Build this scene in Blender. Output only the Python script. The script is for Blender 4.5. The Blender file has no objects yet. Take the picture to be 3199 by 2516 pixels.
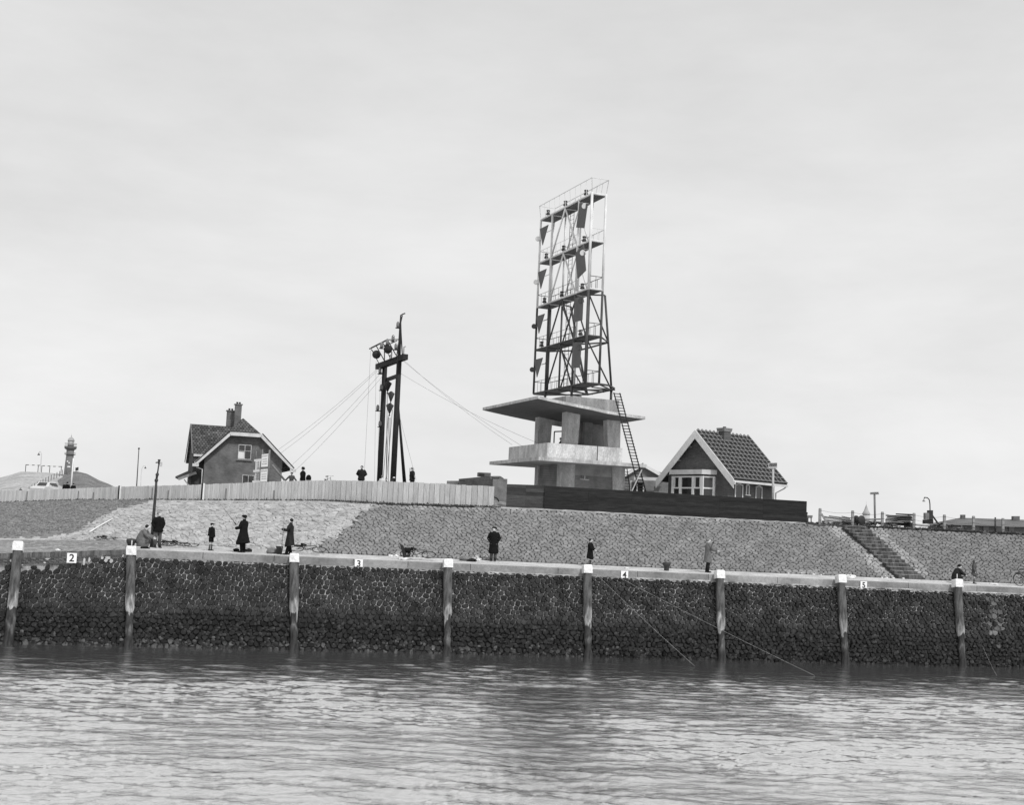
import bpy, bmesh, math, random
import numpy as np
from mathutils import Vector, Matrix, Euler
R = math.radians
random.seed(7)
rng = np.random.default_rng(11)
SC = bpy.context.scene

# ------------------------------------------------------------------ camera
FPX, CX, CY = 4000.0, 1599.5, 1258.0
CAM = Vector((0, 0, 5.8))
PITCH, ROLL = R(5.83), R(2.55)
cam_d = bpy.data.cameras.new('camera')
cam = bpy.data.objects.new('camera', cam_d)
SC.collection.objects.link(cam)
cam_d.sensor_width = 36.0
cam_d.lens = 36.0 * FPX / 3199.0
cam_d.clip_start = 0.5
cam_d.clip_end = 9000
cam.matrix_world = Matrix.Translation(CAM) @ Matrix.Rotation(R(90) + PITCH, 4, 'X') @ Matrix.Rotation(ROLL, 4, 'Z')
SC.camera = cam
MR = cam.matrix_world.to_3x3()
MI = MR.inverted()

# ------------------------------------------------------------------ sky, sun, exposure
SUN_EL, SUN_AZ = R(50), R(32)      # azimuth from behind the camera towards the right
world = bpy.data.worlds.new('World')
SC.world = world
world.use_nodes = True
nt = world.node_tree
for n in list(nt.nodes): nt.nodes.remove(n)
wo = nt.nodes.new('ShaderNodeOutputWorld'); bg = nt.nodes.new('ShaderNodeBackground')
sky = nt.nodes.new('ShaderNodeTexSky'); sky.sky_type = 'NISHITA'; sky.sun_disc = False
sky.sun_elevation = SUN_EL; sky.sun_rotation = R(180) - SUN_AZ
sky.air_density = 1.0; sky.dust_density = 3.0
bw = nt.nodes.new('ShaderNodeRGBToBW')
tc = nt.nodes.new('ShaderNodeTexCoord'); mp = nt.nodes.new('ShaderNodeMapping')
mp.inputs['Scale'].default_value = (1, 1, 3.2)
nz = nt.nodes.new('ShaderNodeTexNoise'); nz.inputs['Scale'].default_value = 2.3; nz.inputs['Detail'].default_value = 6; nz.inputs['Roughness'].default_value = .6; nz.inputs['Distortion'].default_value = .1
rp = nt.nodes.new('ShaderNodeMapRange')
rp.inputs['From Min'].default_value = 0.3; rp.inputs['From Max'].default_value = 0.7
rp.inputs['To Min'].default_value = 5.5; rp.inputs['To Max'].default_value = 6.8
sx = nt.nodes.new('ShaderNodeSeparateXYZ')
el = nt.nodes.new('ShaderNodeMapRange')   # overcast veil: a little darker above the horizon band
el.inputs['From Min'].default_value = 0.0; el.inputs['From Max'].default_value = 0.42
el.inputs['To Min'].default_value = 1.17; el.inputs['To Max'].default_value = 0.94
mul = nt.nodes.new('ShaderNodeMath'); mul.operation = 'MULTIPLY'
mx = nt.nodes.new('ShaderNodeMix'); mx.data_type = 'FLOAT'; mx.inputs[0].default_value = 0.94
L = nt.links.new
L(tc.outputs['Generated'], mp.inputs['Vector']); L(mp.outputs[0], nz.inputs['Vector']); L(nz.outputs['Fac'], rp.inputs['Value'])
L(tc.outputs['Generated'], sx.inputs[0]); L(sx.outputs['Z'], el.inputs['Value'])
L(rp.outputs[0], mul.inputs[0]); L(el.outputs[0], mul.inputs[1])
L(sky.outputs[0], bw.inputs[0]); L(bw.outputs[0], mx.inputs[2]); L(mul.outputs[0], mx.inputs[3])
L(mx.outputs[0], bg.inputs['Color']); bg.inputs['Strength'].default_value = 0.124
L(bg.outputs[0], wo.inputs[0])
sun_d = bpy.data.lights.new('sun', 'SUN'); sun_d.energy = 2.3; sun_d.angle = R(4); sun_d.color = (1, 1, 1)
sun = bpy.data.objects.new('sun', sun_d); SC.collection.objects.link(sun)
sdir = Vector((math.sin(SUN_AZ) * math.cos(SUN_EL), -math.cos(SUN_AZ) * math.cos(SUN_EL), math.sin(SUN_EL)))
sun.rotation_euler = sdir.to_track_quat('Z', 'Y').to_euler(); sun.location = (40, -40, 60)
SC.view_settings.view_transform = 'Standard'; SC.view_settings.look = 'None'
SC.view_settings.gamma = 1.0; SC.view_settings.exposure = 0.0

# ------------------------------------------------------------------ survey helpers: photo pixel <-> place
def ray(px, py):
    return MR @ Vector(((px - CX) / FPX, -(py - CY) / FPX, -1.0))
def P(px, py, Y):
    d = ray(px, py); return CAM + d * (Y / d.y)
def proj(v):
    q = MI @ (Vector(v) - CAM); return CX + FPX * q.x / -q.z, CY - FPX * q.y / -q.z
def hor(px):                       # pixel row of the horizon and the ground direction X/Y in that column
    lo, hi = 1000.0, 2600.0
    for _ in range(40):
        m = (lo + hi) / 2
        if ray(px, m).z > 0: lo = m
        else: hi = m
    d = ray(px, lo); return lo, d.x / d.y
HT = {}
def hx(px):
    k = round(px * 4) / 4
    if k not in HT: HT[k] = hor(k)[1]
    return HT[k]
def zat(x, y, py):
    z0, z1 = 0.0, 10.0
    p0 = proj((x, y, z0))[1]; p1 = proj((x, y, z1))[1]
    for _ in range(8):
        z = z0 + (py - p0) * (z1 - z0) / (p1 - p0); pz = proj((x, y, z))[1]
        z0, p0, z1, p1 = z1, p1, z, pz
        if abs(pz - py) < 1e-3: break
    return z1
def along(O, D, px, z):
    s0, s1 = 0.0, 3.0
    f = lambda s: proj((O[0] + D[0] * s, O[1] + D[1] * s, z))[0] - px
    a, b = f(s0), f(s1)
    for _ in range(20):
        if abs(b - a) < 1e-9: break
        s = s1 - b * (s1 - s0) / (b - a); s0, a, s1 = s1, b, s; b = f(s1)
        if abs(b) < 1e-4: break
    return s1
def lerp(t, tab):
    xs = [q[0] for q in tab]; ys = [q[1] for q in tab]
    return float(np.interp(t, xs, ys))
def onz(px, py, z):
    d = ray(px, py); return CAM + d * ((z - CAM.z) / d.z)

# ------------------------------------------------------------------ materials (a black-and-white plate: all greys)
def g(v): return (v, v, v, 1)
def mat(name, base, var=0.25, scale=3.0, rough=0.85, bump=0.0, bscale=12.0, stretch=(1, 1, 1), spec=0.3, tone=False, metal=0.0, detail=5.0, fine=0.0):
    m = bpy.data.materials.new(name); m.use_nodes = True
    n = m.node_tree.nodes; l = m.node_tree.links.new
    b = n['Principled BSDF']; b.inputs['Roughness'].default_value = rough; b.inputs['Specular IOR Level'].default_value = spec
    b.inputs['Metallic'].default_value = metal
    t = n.new('ShaderNodeTexCoord'); mpp = n.new('ShaderNodeMapping'); mpp.inputs['Scale'].default_value = stretch
    l(t.outputs['Object'], mpp.inputs['Vector'])
    z = n.new('ShaderNodeTexNoise'); z.inputs['Scale'].default_value = scale; z.inputs['Detail'].default_value = detail
    l(mpp.outputs[0], z.inputs['Vector'])
    r = n.new('ShaderNodeMapRange'); r.inputs['From Min'].default_value = 0.28; r.inputs['From Max'].default_value = 0.72
    r.inputs['To Min'].default_value = base * (1 - var); r.inputs['To Max'].default_value = base * (1 + var)
    l(z.outputs['Fac'], r.inputs['Value'])
    out = r.outputs[0]
    if fine:
        z2 = n.new('ShaderNodeTexNoise'); z2.inputs['Scale'].default_value = scale * 9; z2.inputs['Detail'].default_value = 3
        l(mpp.outputs[0], z2.inputs['Vector'])
        r2 = n.new('ShaderNodeMapRange'); r2.inputs['From Min'].default_value = 0.3; r2.inputs['From Max'].default_value = 0.7
        r2.inputs['To Min'].default_value = 1 - fine; r2.inputs['To Max'].default_value = 1 + fine
        l(z2.outputs['Fac'], r2.inputs['Value'])
        mm = n.new('ShaderNodeMath'); mm.operation = 'MULTIPLY'; l(out, mm.inputs[0]); l(r2.outputs[0], mm.inputs[1]); out = mm.outputs[0]
    if tone:
        a = n.new('ShaderNodeAttribute'); a.attribute_name = 'tone'
        mm = n.new('ShaderNodeMath'); mm.operation = 'MULTIPLY'; l(out, mm.inputs[0]); l(a.outputs['Fac'], mm.inputs[1]); out = mm.outputs[0]
    cb = n.new('ShaderNodeCombineColor')
    for i in range(3): l(out, cb.inputs[i])
    l(cb.outputs[0], b.inputs['Base Color'])
    if bump:
        z3 = n.new('ShaderNodeTexNoise'); z3.inputs['Scale'].default_value = bscale; z3.inputs['Detail'].default_value = 4
        l(mpp.outputs[0], z3.inputs['Vector'])
        bp = n.new('ShaderNodeBump'); bp.inputs['Strength'].default_value = bump; bp.inputs['Distance'].default_value = 0.05
        l(z3.outputs['Fac'], bp.inputs['Height']); l(bp.outputs[0], b.inputs['Normal'])
    return m
def brickmat(name, c1, c2, mortar, sc=1.0, bw_=0.22, rh=0.065, rotz=0.0, mort=0.012, wavy=0.0):
    """brick or tile courses laid in the object's own metres: u runs along the wall (any heading), v is height"""
    m = bpy.data.materials.new(name); m.use_nodes = True
    n = m.node_tree.nodes; l = m.node_tree.links.new
    b = n['Principled BSDF']; b.inputs['Roughness'].default_value = 0.9; b.inputs['Specular IOR Level'].default_value = 0.2
    t = n.new('ShaderNodeTexCoord'); s = n.new('ShaderNodeSeparateXYZ'); l(t.outputs['Object'], s.inputs[0])
    def mul(o, k):
        q = n.new('ShaderNodeMath'); q.operation = 'MULTIPLY'; l(o, q.inputs[0]); q.inputs[1].default_value = k; return q.outputs[0]
    q = n.new('ShaderNodeMath'); q.operation = 'ADD'
    l(mul(s.outputs['X'], math.cos(rotz)), q.inputs[0]); l(mul(s.outputs['Y'], math.sin(rotz)), q.inputs[1])
    c = n.new('ShaderNodeCombineXYZ'); l(q.outputs[0], c.inputs[0]); l(s.outputs['Z'], c.inputs[1])
    br = n.new('ShaderNodeTexBrick'); l(c.outputs[0], br.inputs['Vector'])
    br.inputs['Color1'].default_value = g(c1); br.inputs['Color2'].default_value = g(c2); br.inputs['Mortar'].default_value = g(mortar)
    br.inputs['Scale'].default_value = sc; br.inputs['Brick Width'].default_value = bw_; br.inputs['Row Height'].default_value = rh
    br.inputs['Mortar Size'].default_value = mort; br.inputs['Mortar Smooth'].default_value = 0.3
    z = n.new('ShaderNodeTexNoise'); z.inputs['Scale'].default_value = 0.9; z.inputs['Detail'].default_value = 6; l(t.outputs['Object'], z.inputs['Vector'])
    r = n.new('ShaderNodeMapRange'); r.inputs['From Min'].default_value = 0.3; r.inputs['From Max'].default_value = 0.7
    r.inputs['To Min'].default_value = 0.72; r.inputs['To Max'].default_value = 1.3; l(z.outputs['Fac'], r.inputs['Value'])
    vm = n.new('ShaderNodeVectorMath'); vm.operation = 'SCALE'; l(br.outputs['Color'], vm.inputs[0]); l(r.outputs[0], vm.inputs['Scale'])
    l(vm.outputs[0], b.inputs['Base Color'])
    bp = n.new('ShaderNodeBump'); bp.inputs['Strength'].default_value = 0.5; bp.inputs['Distance'].default_value = 0.02
    inv = n.new('ShaderNodeMath'); inv.operation = 'SUBTRACT'; inv.inputs[0].default_value = 1; l(br.outputs['Fac'], inv.inputs[1])
    l(inv.outputs[0], bp.inputs['Height']); l(bp.outputs[0], b.inputs['Normal'])
    return m
def plankmat(name, base, width, heading, var=0.25, gap=0.06, horizontal=False, streak=0.35, wob=0.0):
    """boards: narrow dark joints every WIDTH metres, tone differing from board to board, weather streaks along the grain"""
    m = bpy.data.materials.new(name); m.use_nodes = True
    n = m.node_tree.nodes; l = m.node_tree.links.new
    b = n['Principled BSDF']; b.inputs['Roughness'].default_value = 0.85; b.inputs['Specular IOR Level'].default_value = 0.2
    t = n.new('ShaderNodeTexCoord'); s = n.new('ShaderNodeSeparateXYZ'); l(t.outputs['Object'], s.inputs[0])
    def M(op, a, c):
        q = n.new('ShaderNodeMath'); q.operation = op
        for i, v in enumerate((a, c)):
            if v is None: continue
            if isinstance(v, (int, float)): q.inputs[i].default_value = v
            else: l(v, q.inputs[i])
        return q.outputs[0]
    u = M('ADD', M('MULTIPLY', s.outputs['X'], math.cos(heading)), M('MULTIPLY', s.outputs['Y'], math.sin(heading)))
    v = s.outputs['Z']
    if horizontal: u, v = v, u
    ub = M('DIVIDE', u, width)
    fr = M('FRACT', ub, None); fl = M('FLOOR', ub, None)
    wn = n.new('ShaderNodeTexWhiteNoise'); wn.noise_dimensions = '1D'; l(fl, wn.inputs['W'])
    joint = M('LESS_THAN', fr, gap)
    c = n.new('ShaderNodeCombineXYZ'); l(M('MULTIPLY', u, 14.0), c.inputs[0]); l(M('MULTIPLY', v, 0.9), c.inputs[1]); l(fl, c.inputs[2])
    z = n.new('ShaderNodeTexNoise'); z.inputs['Scale'].default_value = 1.0; z.inputs['Detail'].default_value = 5; l(c.outputs[0], z.inputs['Vector'])
    st = n.new('ShaderNodeMapRange'); st.inputs['From Min'].default_value = 0.3; st.inputs['From Max'].default_value = 0.7
    st.inputs['To Min'].default_value = 1 - streak; st.inputs['To Max'].default_value = 1 + streak; l(z.outputs['Fac'], st.inputs['Value'])
    tone_ = M('ADD', M('MULTIPLY', wn.outputs['Value'], 2 * var), 1 - var)
    col = M('MULTIPLY', M('MULTIPLY', tone_, st.outputs[0]), base)
    col = M('MULTIPLY', col, M('SUBTRACT', 1.0, M('MULTIPLY', joint, 0.6)))
    cb = n.new('ShaderNodeCombineColor')
    for i in range(3): l(col, cb.inputs[i])
    l(cb.outputs[0], b.inputs['Base Color'])
    return m

M_ = {}
M_['concrete'] = mat('raw_concrete', 0.49, 0.30, 1.6, bump=0.3, bscale=6, fine=0.22, stretch=(1.6, 1.6, .45))
M_['soffit_shade'] = mat('shaded_shuttered_concrete', 0.15, 0.2, 1.5, bump=0.3, stretch=(1, 3, 1))  # board-marked soffit; shade under the slab painted in as a darker grey
M_['coping'] = mat('coping_concrete', 0.30, 0.32, 0.7, bump=0.3, bscale=9, fine=0.15)
M_['white'] = mat('white_paint', 0.80, 0.08, 2.0, rough=0.6)
M_['offwhite'] = mat('weathered_white_paint', 0.62, 0.15, 2.0, rough=0.6)
M_['lightsteel'] = mat('light_painted_steel', 0.70, 0.15, 1.5, rough=0.5)
M_['darksteel'] = mat('dark_primer_steel', 0.065, 0.3, 1.5, rough=0.55)
M_['midsteel'] = mat('grey_painted_board', 0.10, 0.15, 1.5, rough=0.6)
M_['platform'] = mat('steel_deck_plate', 0.12, 0.2, 2, rough=0.7)
M_['black'] = mat('black_paint', 0.02, 0.3, 3, rough=0.55)
M_['tar'] = mat('tarred_timber', 0.018, 0.4, 4, rough=0.7, stretch=(4, 4, .6))
M_['timber'] = mat('weathered_timber', 0.20, 0.35, 5, stretch=(6, 6, .7), bump=0.3)
M_['paletimber'] = mat('pale_timber', 0.50, 0.2, 4)
M_['postconcrete'] = mat('post_concrete', 0.27, 0.2, 5)
M_['iron'] = mat('cast_iron', 0.04, 0.35, 6, rough=0.6)
M_['glass'] = mat('window_glass', 0.025, 0.4, 0.8, rough=0.08, spec=0.8)
M_['lensglass'] = mat('lantern_glass', 0.16, 0.3, 6, rough=0.15, spec=0.8)
M_['blackcoat'] = mat('black_wool', 0.010, 0.3, 8, rough=0.95, spec=0.1)
M_['darkcoat'] = mat('dark_cloth', 0.022, 0.35, 8, rough=0.95, spec=0.1)
M_['leather'] = mat('dark_leather', 0.013, 0.6, 5, rough=0.6, spec=0.15)
M_['greycoat'] = mat('grey_cloth', 0.14, 0.25, 8, rough=0.95, spec=0.1, bump=0.4)
M_['midcoat'] = mat('mid_grey_cloth', 0.085, 0.3, 8, rough=0.95, spec=0.1, bump=0.4)
M_['skin'] = mat('skin', 0.52, 0.1, 8, rough=0.6)
M_['hair'] = mat('dark_hair', 0.012, 0.3, 20, rough=0.8)
M_['fairhair'] = mat('fair_hair', 0.20, 0.3, 20, rough=0.8)
M_['shoe'] = mat('shoe_leather', 0.015, 0.3, 20, rough=0.5)
M_['rubber'] = mat('tyre_rubber', 0.03, 0.3, 10, rough=0.9)
M_['chrome'] = mat('dull_chrome', 0.45, 0.2, 10, rough=0.35, metal=0.6)
M_['dirt'] = mat('sandy_dirt', 0.22, 0.3, 2, bump=0.5)
M_['rock'] = mat('loose_rock', 0.2, 0.4, 3, bump=0.6)
M_['paper'] = mat('board_white', 0.75, 0.06, 2.0)
M_['brickwall'] = brickmat('brown_brick', 0.10, 0.155, 0.19, rotz=R(15))
M_['brickwall2'] = brickmat('grey_brown_brick', 0.07, 0.12, 0.15, rotz=R(84))
M_['brickdark'] = brickmat('infill_brick', 0.17, 0.24, 0.28, rotz=R(22))
M_['slate'] = brickmat('roof_tiles', 0.065, 0.16, 0.02, bw_=0.27, rh=0.19, mort=0.03, rotz=R(15))
M_['tiledark'] = mat('dark_roof_felt', 0.035, 0.35, 3, rough=0.85)
M_['batten'] = mat('roof_batten', 0.17, 0.2, 3)
M_['capwhite'] = mat('scuffed_white_paint', 0.72, 0.28, 5, rough=0.7, bump=.3, fine=.25)
M_['cloudwhite'] = mat('enamel_white', 0.85, 0.03, 3, rough=0.4)

# ------------------------------------------------------------------ object helpers
def tag(o, label=None, cat=None, group=None, kind=None):
    if label: o['label'] = label
    if cat: o['category'] = cat
    if group: o['group'] = group
    if kind: o['kind'] = kind
    return o
WL = {}
def empty(name, loc=(0, 0, 0), label=None, cat=None, group=None, parent=None):
    o = bpy.data.objects.new(name, None); SC.collection.objects.link(o)
    o.empty_display_size = 0.3
    o.location = loc
    WL[o.name] = Vector(loc)
    if parent is not None: o.parent = parent
    return tag(o, label, cat, group)
def frame3(d):
    d = Vector(d).normalized()
    up = Vector((0, 0, 1)) if abs(d.z) < 0.95 else Vector((1, 0, 0))
    s = d.cross(up).normalized(); return d, s, s.cross(d).normalized()
class MB:
    def __init__(s): s.v = []; s.f = []; s.t = []; s.smooth = []
    def add(s, vs, fs, smooth=False, tone=1.0):
        k = len(s.v); s.v += [tuple(q) for q in vs]
        for q in fs: s.f.append(tuple(i + k for i in q)); s.smooth.append(smooth); s.t.append(tone)
        return s
    def box(s, c, size, rz=0.0, rot=None, tone=1.0):
        m = rot if rot is not None else Matrix.Rotation(rz, 3, 'Z')
        vs = [Vector(c) + m @ Vector((a * size[0] / 2, b * size[1] / 2, d * size[2] / 2)) for a in (-1, 1) for b in (-1, 1) for d in (-1, 1)]
        return s.add(vs, [(0, 1, 3, 2), (4, 6, 7, 5), (0, 4, 5, 1), (2, 3, 7, 6), (0, 2, 6, 4), (1, 5, 7, 3)], tone=tone)
    def bar(s, p0, p1, w, h=None, up=(0, 0, 1)):
        p0, p1 = Vector(p0), Vector(p1); h = h or w; d = (p1 - p0).normalized(); u = Vector(up)
        if abs(d.dot(u)) > 0.98: u = Vector((1, 0, 0))
        sd = d.cross(u).normalized(); u = sd.cross(d).normalized()
        vs = [p + sd * a * w / 2 + u * b * h / 2 for p in (p0, p1) for a, b in ((-1, -1), (1, -1), (1, 1), (-1, 1))]
        return s.add(vs, [(3, 2, 1, 0), (4, 5, 6, 7), (0, 1, 5, 4), (1, 2, 6, 5), (2, 3, 7, 6), (3, 0, 4, 7)])
    def tube(s, pts, r, n=8, caps=True):
        pts = [Vector(p) for p in pts]; rr = r if isinstance(r, (list, tuple)) else [r] * len(pts)
        vs = []; up = None
        for i, p in enumerate(pts):
            d = (pts[min(i + 1, len(pts) - 1)] - pts[max(i - 1, 0)]).normalized()
            if up is None: _, sd, up = frame3(d)
            else:
                sd = d.cross(up)
                if sd.length < 1e-4: _, sd, up = frame3(d)
                sd.normalize(); up = sd.cross(d).normalized()
            q = rr[i]; rx, ry = q if isinstance(q, (tuple, list)) else (q, q)
            vs += [p + sd * rx * math.cos(2 * math.pi * k / n) + up * ry * math.sin(2 * math.pi * k / n) for k in range(n)]
        fs = [(i * n + k, i * n + (k + 1) % n, (i + 1) * n + (k + 1) % n, (i + 1) * n + k) for i in range(len(pts) - 1) for k in range(n)]
        s.add(vs, fs, smooth=n > 5)
        if caps:
            k0 = len(s.v) - len(vs)
            s.f.append(tuple(k0 + k for k in range(n))[::-1]); s.smooth.append(False); s.t.append(1)
            s.f.append(tuple(k0 + (len(pts) - 1) * n + k for k in range(n))); s.smooth.append(False); s.t.append(1)
        return s
    def loft(s, rings, n=14, side=(1, 0, 0)):
        """rings: (centre, rx, ry) swept with ellipses; SIDE is the direction of rx"""
        pts = [Vector(q[0]) for q in rings]; sd0 = Vector(side).normalized(); vs = []
        for i, (c, rx, ry) in enumerate(rings):
            d = (pts[min(i + 1, len(pts) - 1)] - pts[max(i - 1, 0)]).normalized()
            f = d.cross(sd0).normalized()
            vs += [pts[i] + sd0 * rx * math.cos(2 * math.pi * k / n) + f * ry * math.sin(2 * math.pi * k / n) for k in range(n)]
        k0 = len(s.v)
        s.add(vs, [(i * n + k, i * n + (k + 1) % n, (i + 1) * n + (k + 1) % n, (i + 1) * n + k) for i in range(len(pts) - 1) for k in range(n)], smooth=True)
        for e, rv in ((0, True), (len(pts) - 1, False)):
            q = tuple(k0 + e * n + k for k in range(n)); s.f.append(q[::-1] if rv else q); s.smooth.append(False); s.t.append(1)
        return s
    def lathe(s, base, prof, n=12, axis=(0, 0, 1)):
        d, a, b = frame3(axis); base = Vector(base)
        vs = [base + d * z + a * r * math.cos(2 * math.pi * k / n) + b * r * math.sin(2 * math.pi * k / n) for r, z in prof for k in range(n)]
        k0 = len(s.v)
        s.add(vs, [(i * n + k, i * n + (k + 1) % n, (i + 1) * n + (k + 1) % n, (i + 1) * n + k) for i in range(len(prof) - 1) for k in range(n)], smooth=True)
        for e, rv in ((0, True), (len(prof) - 1, False)):
            q = tuple(k0 + e * n + k for k in range(n)); s.f.append(q[::-1] if rv else q); s.smooth.append(False); s.t.append(1)
        return s
    def ball(s, c, rx, ry=None, rz=None, n=12, m=8, rot=None):
        ry = ry or rx; rz = rz or rx; rot = rot or Matrix.Identity(3); c = Vector(c)
        vs = [c + rot @ Vector((0, 0, -rz))]
        for j in range(1, m):
            th = math.pi * j / m
            vs += [c + rot @ Vector((rx * math.sin(th) * math.cos(2 * math.pi * k / n), ry * math.sin(th) * math.sin(2 * math.pi * k / n), -rz * math.cos(th))) for k in range(n)]
        vs.append(c + rot @ Vector((0, 0, rz)))
        fs = [(0, 1 + (k + 1) % n, 1 + k) for k in range(n)]
        for j in range(m - 2):
            fs += [(1 + j * n + k, 1 + j * n + (k + 1) % n, 1 + (j + 1) * n + (k + 1) % n, 1 + (j + 1) * n + k) for k in range(n)]
        e = len(vs) - 1; o = 1 + (m - 2) * n
        fs += [(e, o + k, o + (k + 1) % n) for k in range(n)]
        return s.add(vs, fs, smooth=True)
    def ring(s, c, nrm, Rr, r, n=28, k=6):
        d, a, b = frame3(nrm); c = Vector(c); vs = []
        for i in range(n):
            t = 2 * math.pi * i / n; e = a * math.cos(t) + b * math.sin(t)
            vs += [c + e * (Rr + r * math.cos(2 * math.pi * j / k)) + d * r * math.sin(2 * math.pi * j / k) for j in range(k)]
        return s.add(vs, [(i * k + j, i * k + (j + 1) % k, ((i + 1) % n) * k + (j + 1) % k, ((i + 1) % n) * k + j) for i in range(n) for j in range(k)], smooth=True)
    def prism(s, poly, ext):
        """POLY: 3-D points of a planar outline, pushed out by EXT"""
        n = len(poly); e = Vector(ext); a = [Vector(p) for p in poly]
        return s.add(a + [p + e for p in a], [tuple(range(n))[::-1], tuple(range(n, 2 * n))] + [(i, (i + 1) % n, n + (i + 1) % n, n + i) for i in range(n)])
    def quadslab(s, q, th):
        """top face Q (4 points), thickness TH downwards"""
        return s.prism(q, (0, 0, -th))
    def build(s, name, material, parent=None, local=False, **kw):
        me = bpy.data.meshes.new(name); vs = np.array(s.v, dtype=float).reshape(-1, 3)
        if parent is None and not local:
            org = np.array([(vs[:, 0].min() + vs[:, 0].max()) / 2, (vs[:, 1].min() + vs[:, 1].max()) / 2, vs[:, 2].min()])
            loc = Vector(org); off = org; wl = loc
        elif parent is not None and not local:
            wl = WL[parent.name]; off = np.array(wl); loc = Vector((0, 0, 0))
        else:
            off = np.zeros(3); loc = Vector((0, 0, 0)); wl = WL[parent.name] if parent is not None else loc
        me.from_pydata([tuple(q) for q in (vs - off)], [], s.f); me.update()
        bm = bmesh.new(); bm.from_mesh(me); bmesh.ops.recalc_face_normals(bm, faces=bm.faces); bm.to_mesh(me); bm.free()
        for p, q in zip(me.polygons, s.smooth): p.use_smooth = q
        if any(t != 1.0 for t in s.t):
            at = me.attributes.new('tone', 'FLOAT', 'FACE'); at.data.foreach_set('value', [float(t) for t in s.t])
        me.materials.append(material)
        o = bpy.data.objects.new(name, me); SC.collection.objects.link(o)
        o.location = loc; WL[o.name] = wl.copy()
        if parent is not None: o.parent = parent
        return tag(o, **kw)
def textmesh(name, txt, size, material, parent, origin, xdir, zdir=(0, 0, 1), ext=0.008, offset=0.0):
    c = bpy.data.curves.new(name, 'FONT'); c.body = txt; c.size = size; c.align_x = 'CENTER'; c.align_y = 'CENTER'; c.extrude = ext; c.offset = offset
    o = bpy.data.objects.new(name + '_c', c); SC.collection.objects.link(o)
    dg = bpy.context.evaluated_depsgraph_get(); me = bpy.data.meshes.new_from_object(o.evaluated_get(dg))
    bpy.data.objects.remove(o); me.name = name
    x = Vector(xdir).normalized(); z = Vector(zdir).normalized(); y = z; nrm = x.cross(z)
    m = Matrix((x, y, nrm)).transposed().to_4x4(); m.translation = Vector(origin) - WL[parent.name]
    me.transform(m); me.materials.clear(); me.materials.append(material)
    ob = bpy.data.objects.new(name, me); SC.collection.objects.link(ob); ob.parent = parent; WL[ob.name] = WL[parent.name].copy()
    return ob
def copy_tree(o, parent=None):
    c = o.copy(); SC.collection.objects.link(c); c.parent = parent; WL[c.name] = WL.get(o.name, Vector((0, 0, 0))).copy()
    for ch in list(o.children): copy_tree(ch, c)
    return c
# ================================================================== quay line
Q0 = P(410, 1717, 59.5); Q1 = P(2980, 1828, 68.2)
QD = Vector((Q1.x - Q0.x, Q1.y - Q0.y, 0)); QLEN = QD.length; QD.normalize()
QN = Vector((QD.y, -QD.x, 0))                       # outwards, over the water
BAT = 0.8
def qz(s): return Q0.z + (Q1.z - Q0.z) * s / QLEN
def qs(px, z=4.2): return along(Q0, QD, px, z)
ZL = zat(*(Q0 + QD * qs(0)).xy, 1729)
def topz(s):                                        # the brick-topped end sags to the left
    return qz(s) if s >= -0.2 else Q0.z - 0.02 + (ZL - Q0.z) * min(1.4, -s / -qs(0))
def wallpt(s, z, out=0.0):
    return Vector((Q0.x, Q0.y, 0)) + QD * s + QN * (BAT * (1 - z / 4.2) + out) + Vector((0, 0, z))
S_L, S_R = qs(-260), qs(3480)

# ---- ground: promenade, slope, crest, hinterland
TOE = [(-900, 76), (0, 80), (300, 77), (600, 70), (800, 66.5), (1000, 64.8), (1560, 66.5), (3199, 72.0), (3900, 74.5)]
CREST = [(-900, 1600, 170), (-400, 1585, 150), (0, 1570, 130), (250, 1562, 118), (600, 1563, 100), (1000, 1565, 88), (1150, 1573, 84),
         (1560, 1587, 77), (1700, 1592, 77), (2518, 1635, 78), (2560, 1640, 78), (2800, 1651, 79), (3199, 1670, 79), (3900, 1700, 80)]
def crest(px):
    Y = lerp(px, [(q[0], q[2]) for q in CREST]); r = lerp(px, [(q[0], q[1]) for q in CREST])
    return Y, P(px, r, Y).z
def toe(px): return lerp(px, TOE)
def quayY(px):                                      # where the ground column PX meets the back of the coping
    k = hx(px); B = Q0 - QN * 0.55
    s = (B.x - k * B.y) / (k * QD.y - QD.x); return B.y + QD.y * s, s
BACK = [(-900, 7.2), (500, 7.6), (800, 8.15), (1400, 8.15), (1700, 7.4), (2520, 7.3), (3900, 7.2)]
def sl(px, w):
    """point on the dike face, w = 0 at its toe, 1 at its crest"""
    yq, s = quayY(px); yt = max(toe(px), yq + 1.9); yc, zc = crest(px); zt = topz(s) + 0.13
    Y = yt + (yc - yt) * w; z = zt + (zc - zt) * (w ** 1.04)
    return Vector((hx(px) * Y, Y, z))
def gz(px, Y):
    yq, s = quayY(px); yt = max(toe(px), yq + 1.9); zq = topz(s) - .015
    if Y < yt: return zq + .145 * (Y - yq) / (yt - yq)
    yc, zc = crest(px)
    if Y < yc: return topz(s) + .13 + (zc - topz(s) - .13) * ((Y - yt) / (yc - yt)) ** 1.04
    return zc if Y < yc + 2 else max(lerp(px, BACK), zc)
def spot(px, Y, py=None):
    """the spot on the ground at distance Y that the photo shows in column PX"""
    x = hx(px) * Y; q = px
    for _ in range(4):
        z = gz(q, Y); e = px - proj((x, Y, z))[0]; x += e * Y / FPX; q += e
    return Vector((x, Y, z))
def vn(x, y, k):                                     # cheap smooth noise for relief
    return (math.sin(x * 1.7 * k + 1.3) * math.cos(y * 1.3 * k - .4) + .5 * math.sin(x * 3.1 * k - y * 2.3 * k + 2) + .3 * math.sin(y * 5.7 * k + x * 4.3 * k)) / 1.8
cols = list(range(-900, 3904, 8)); gv = []; gf = []
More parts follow.
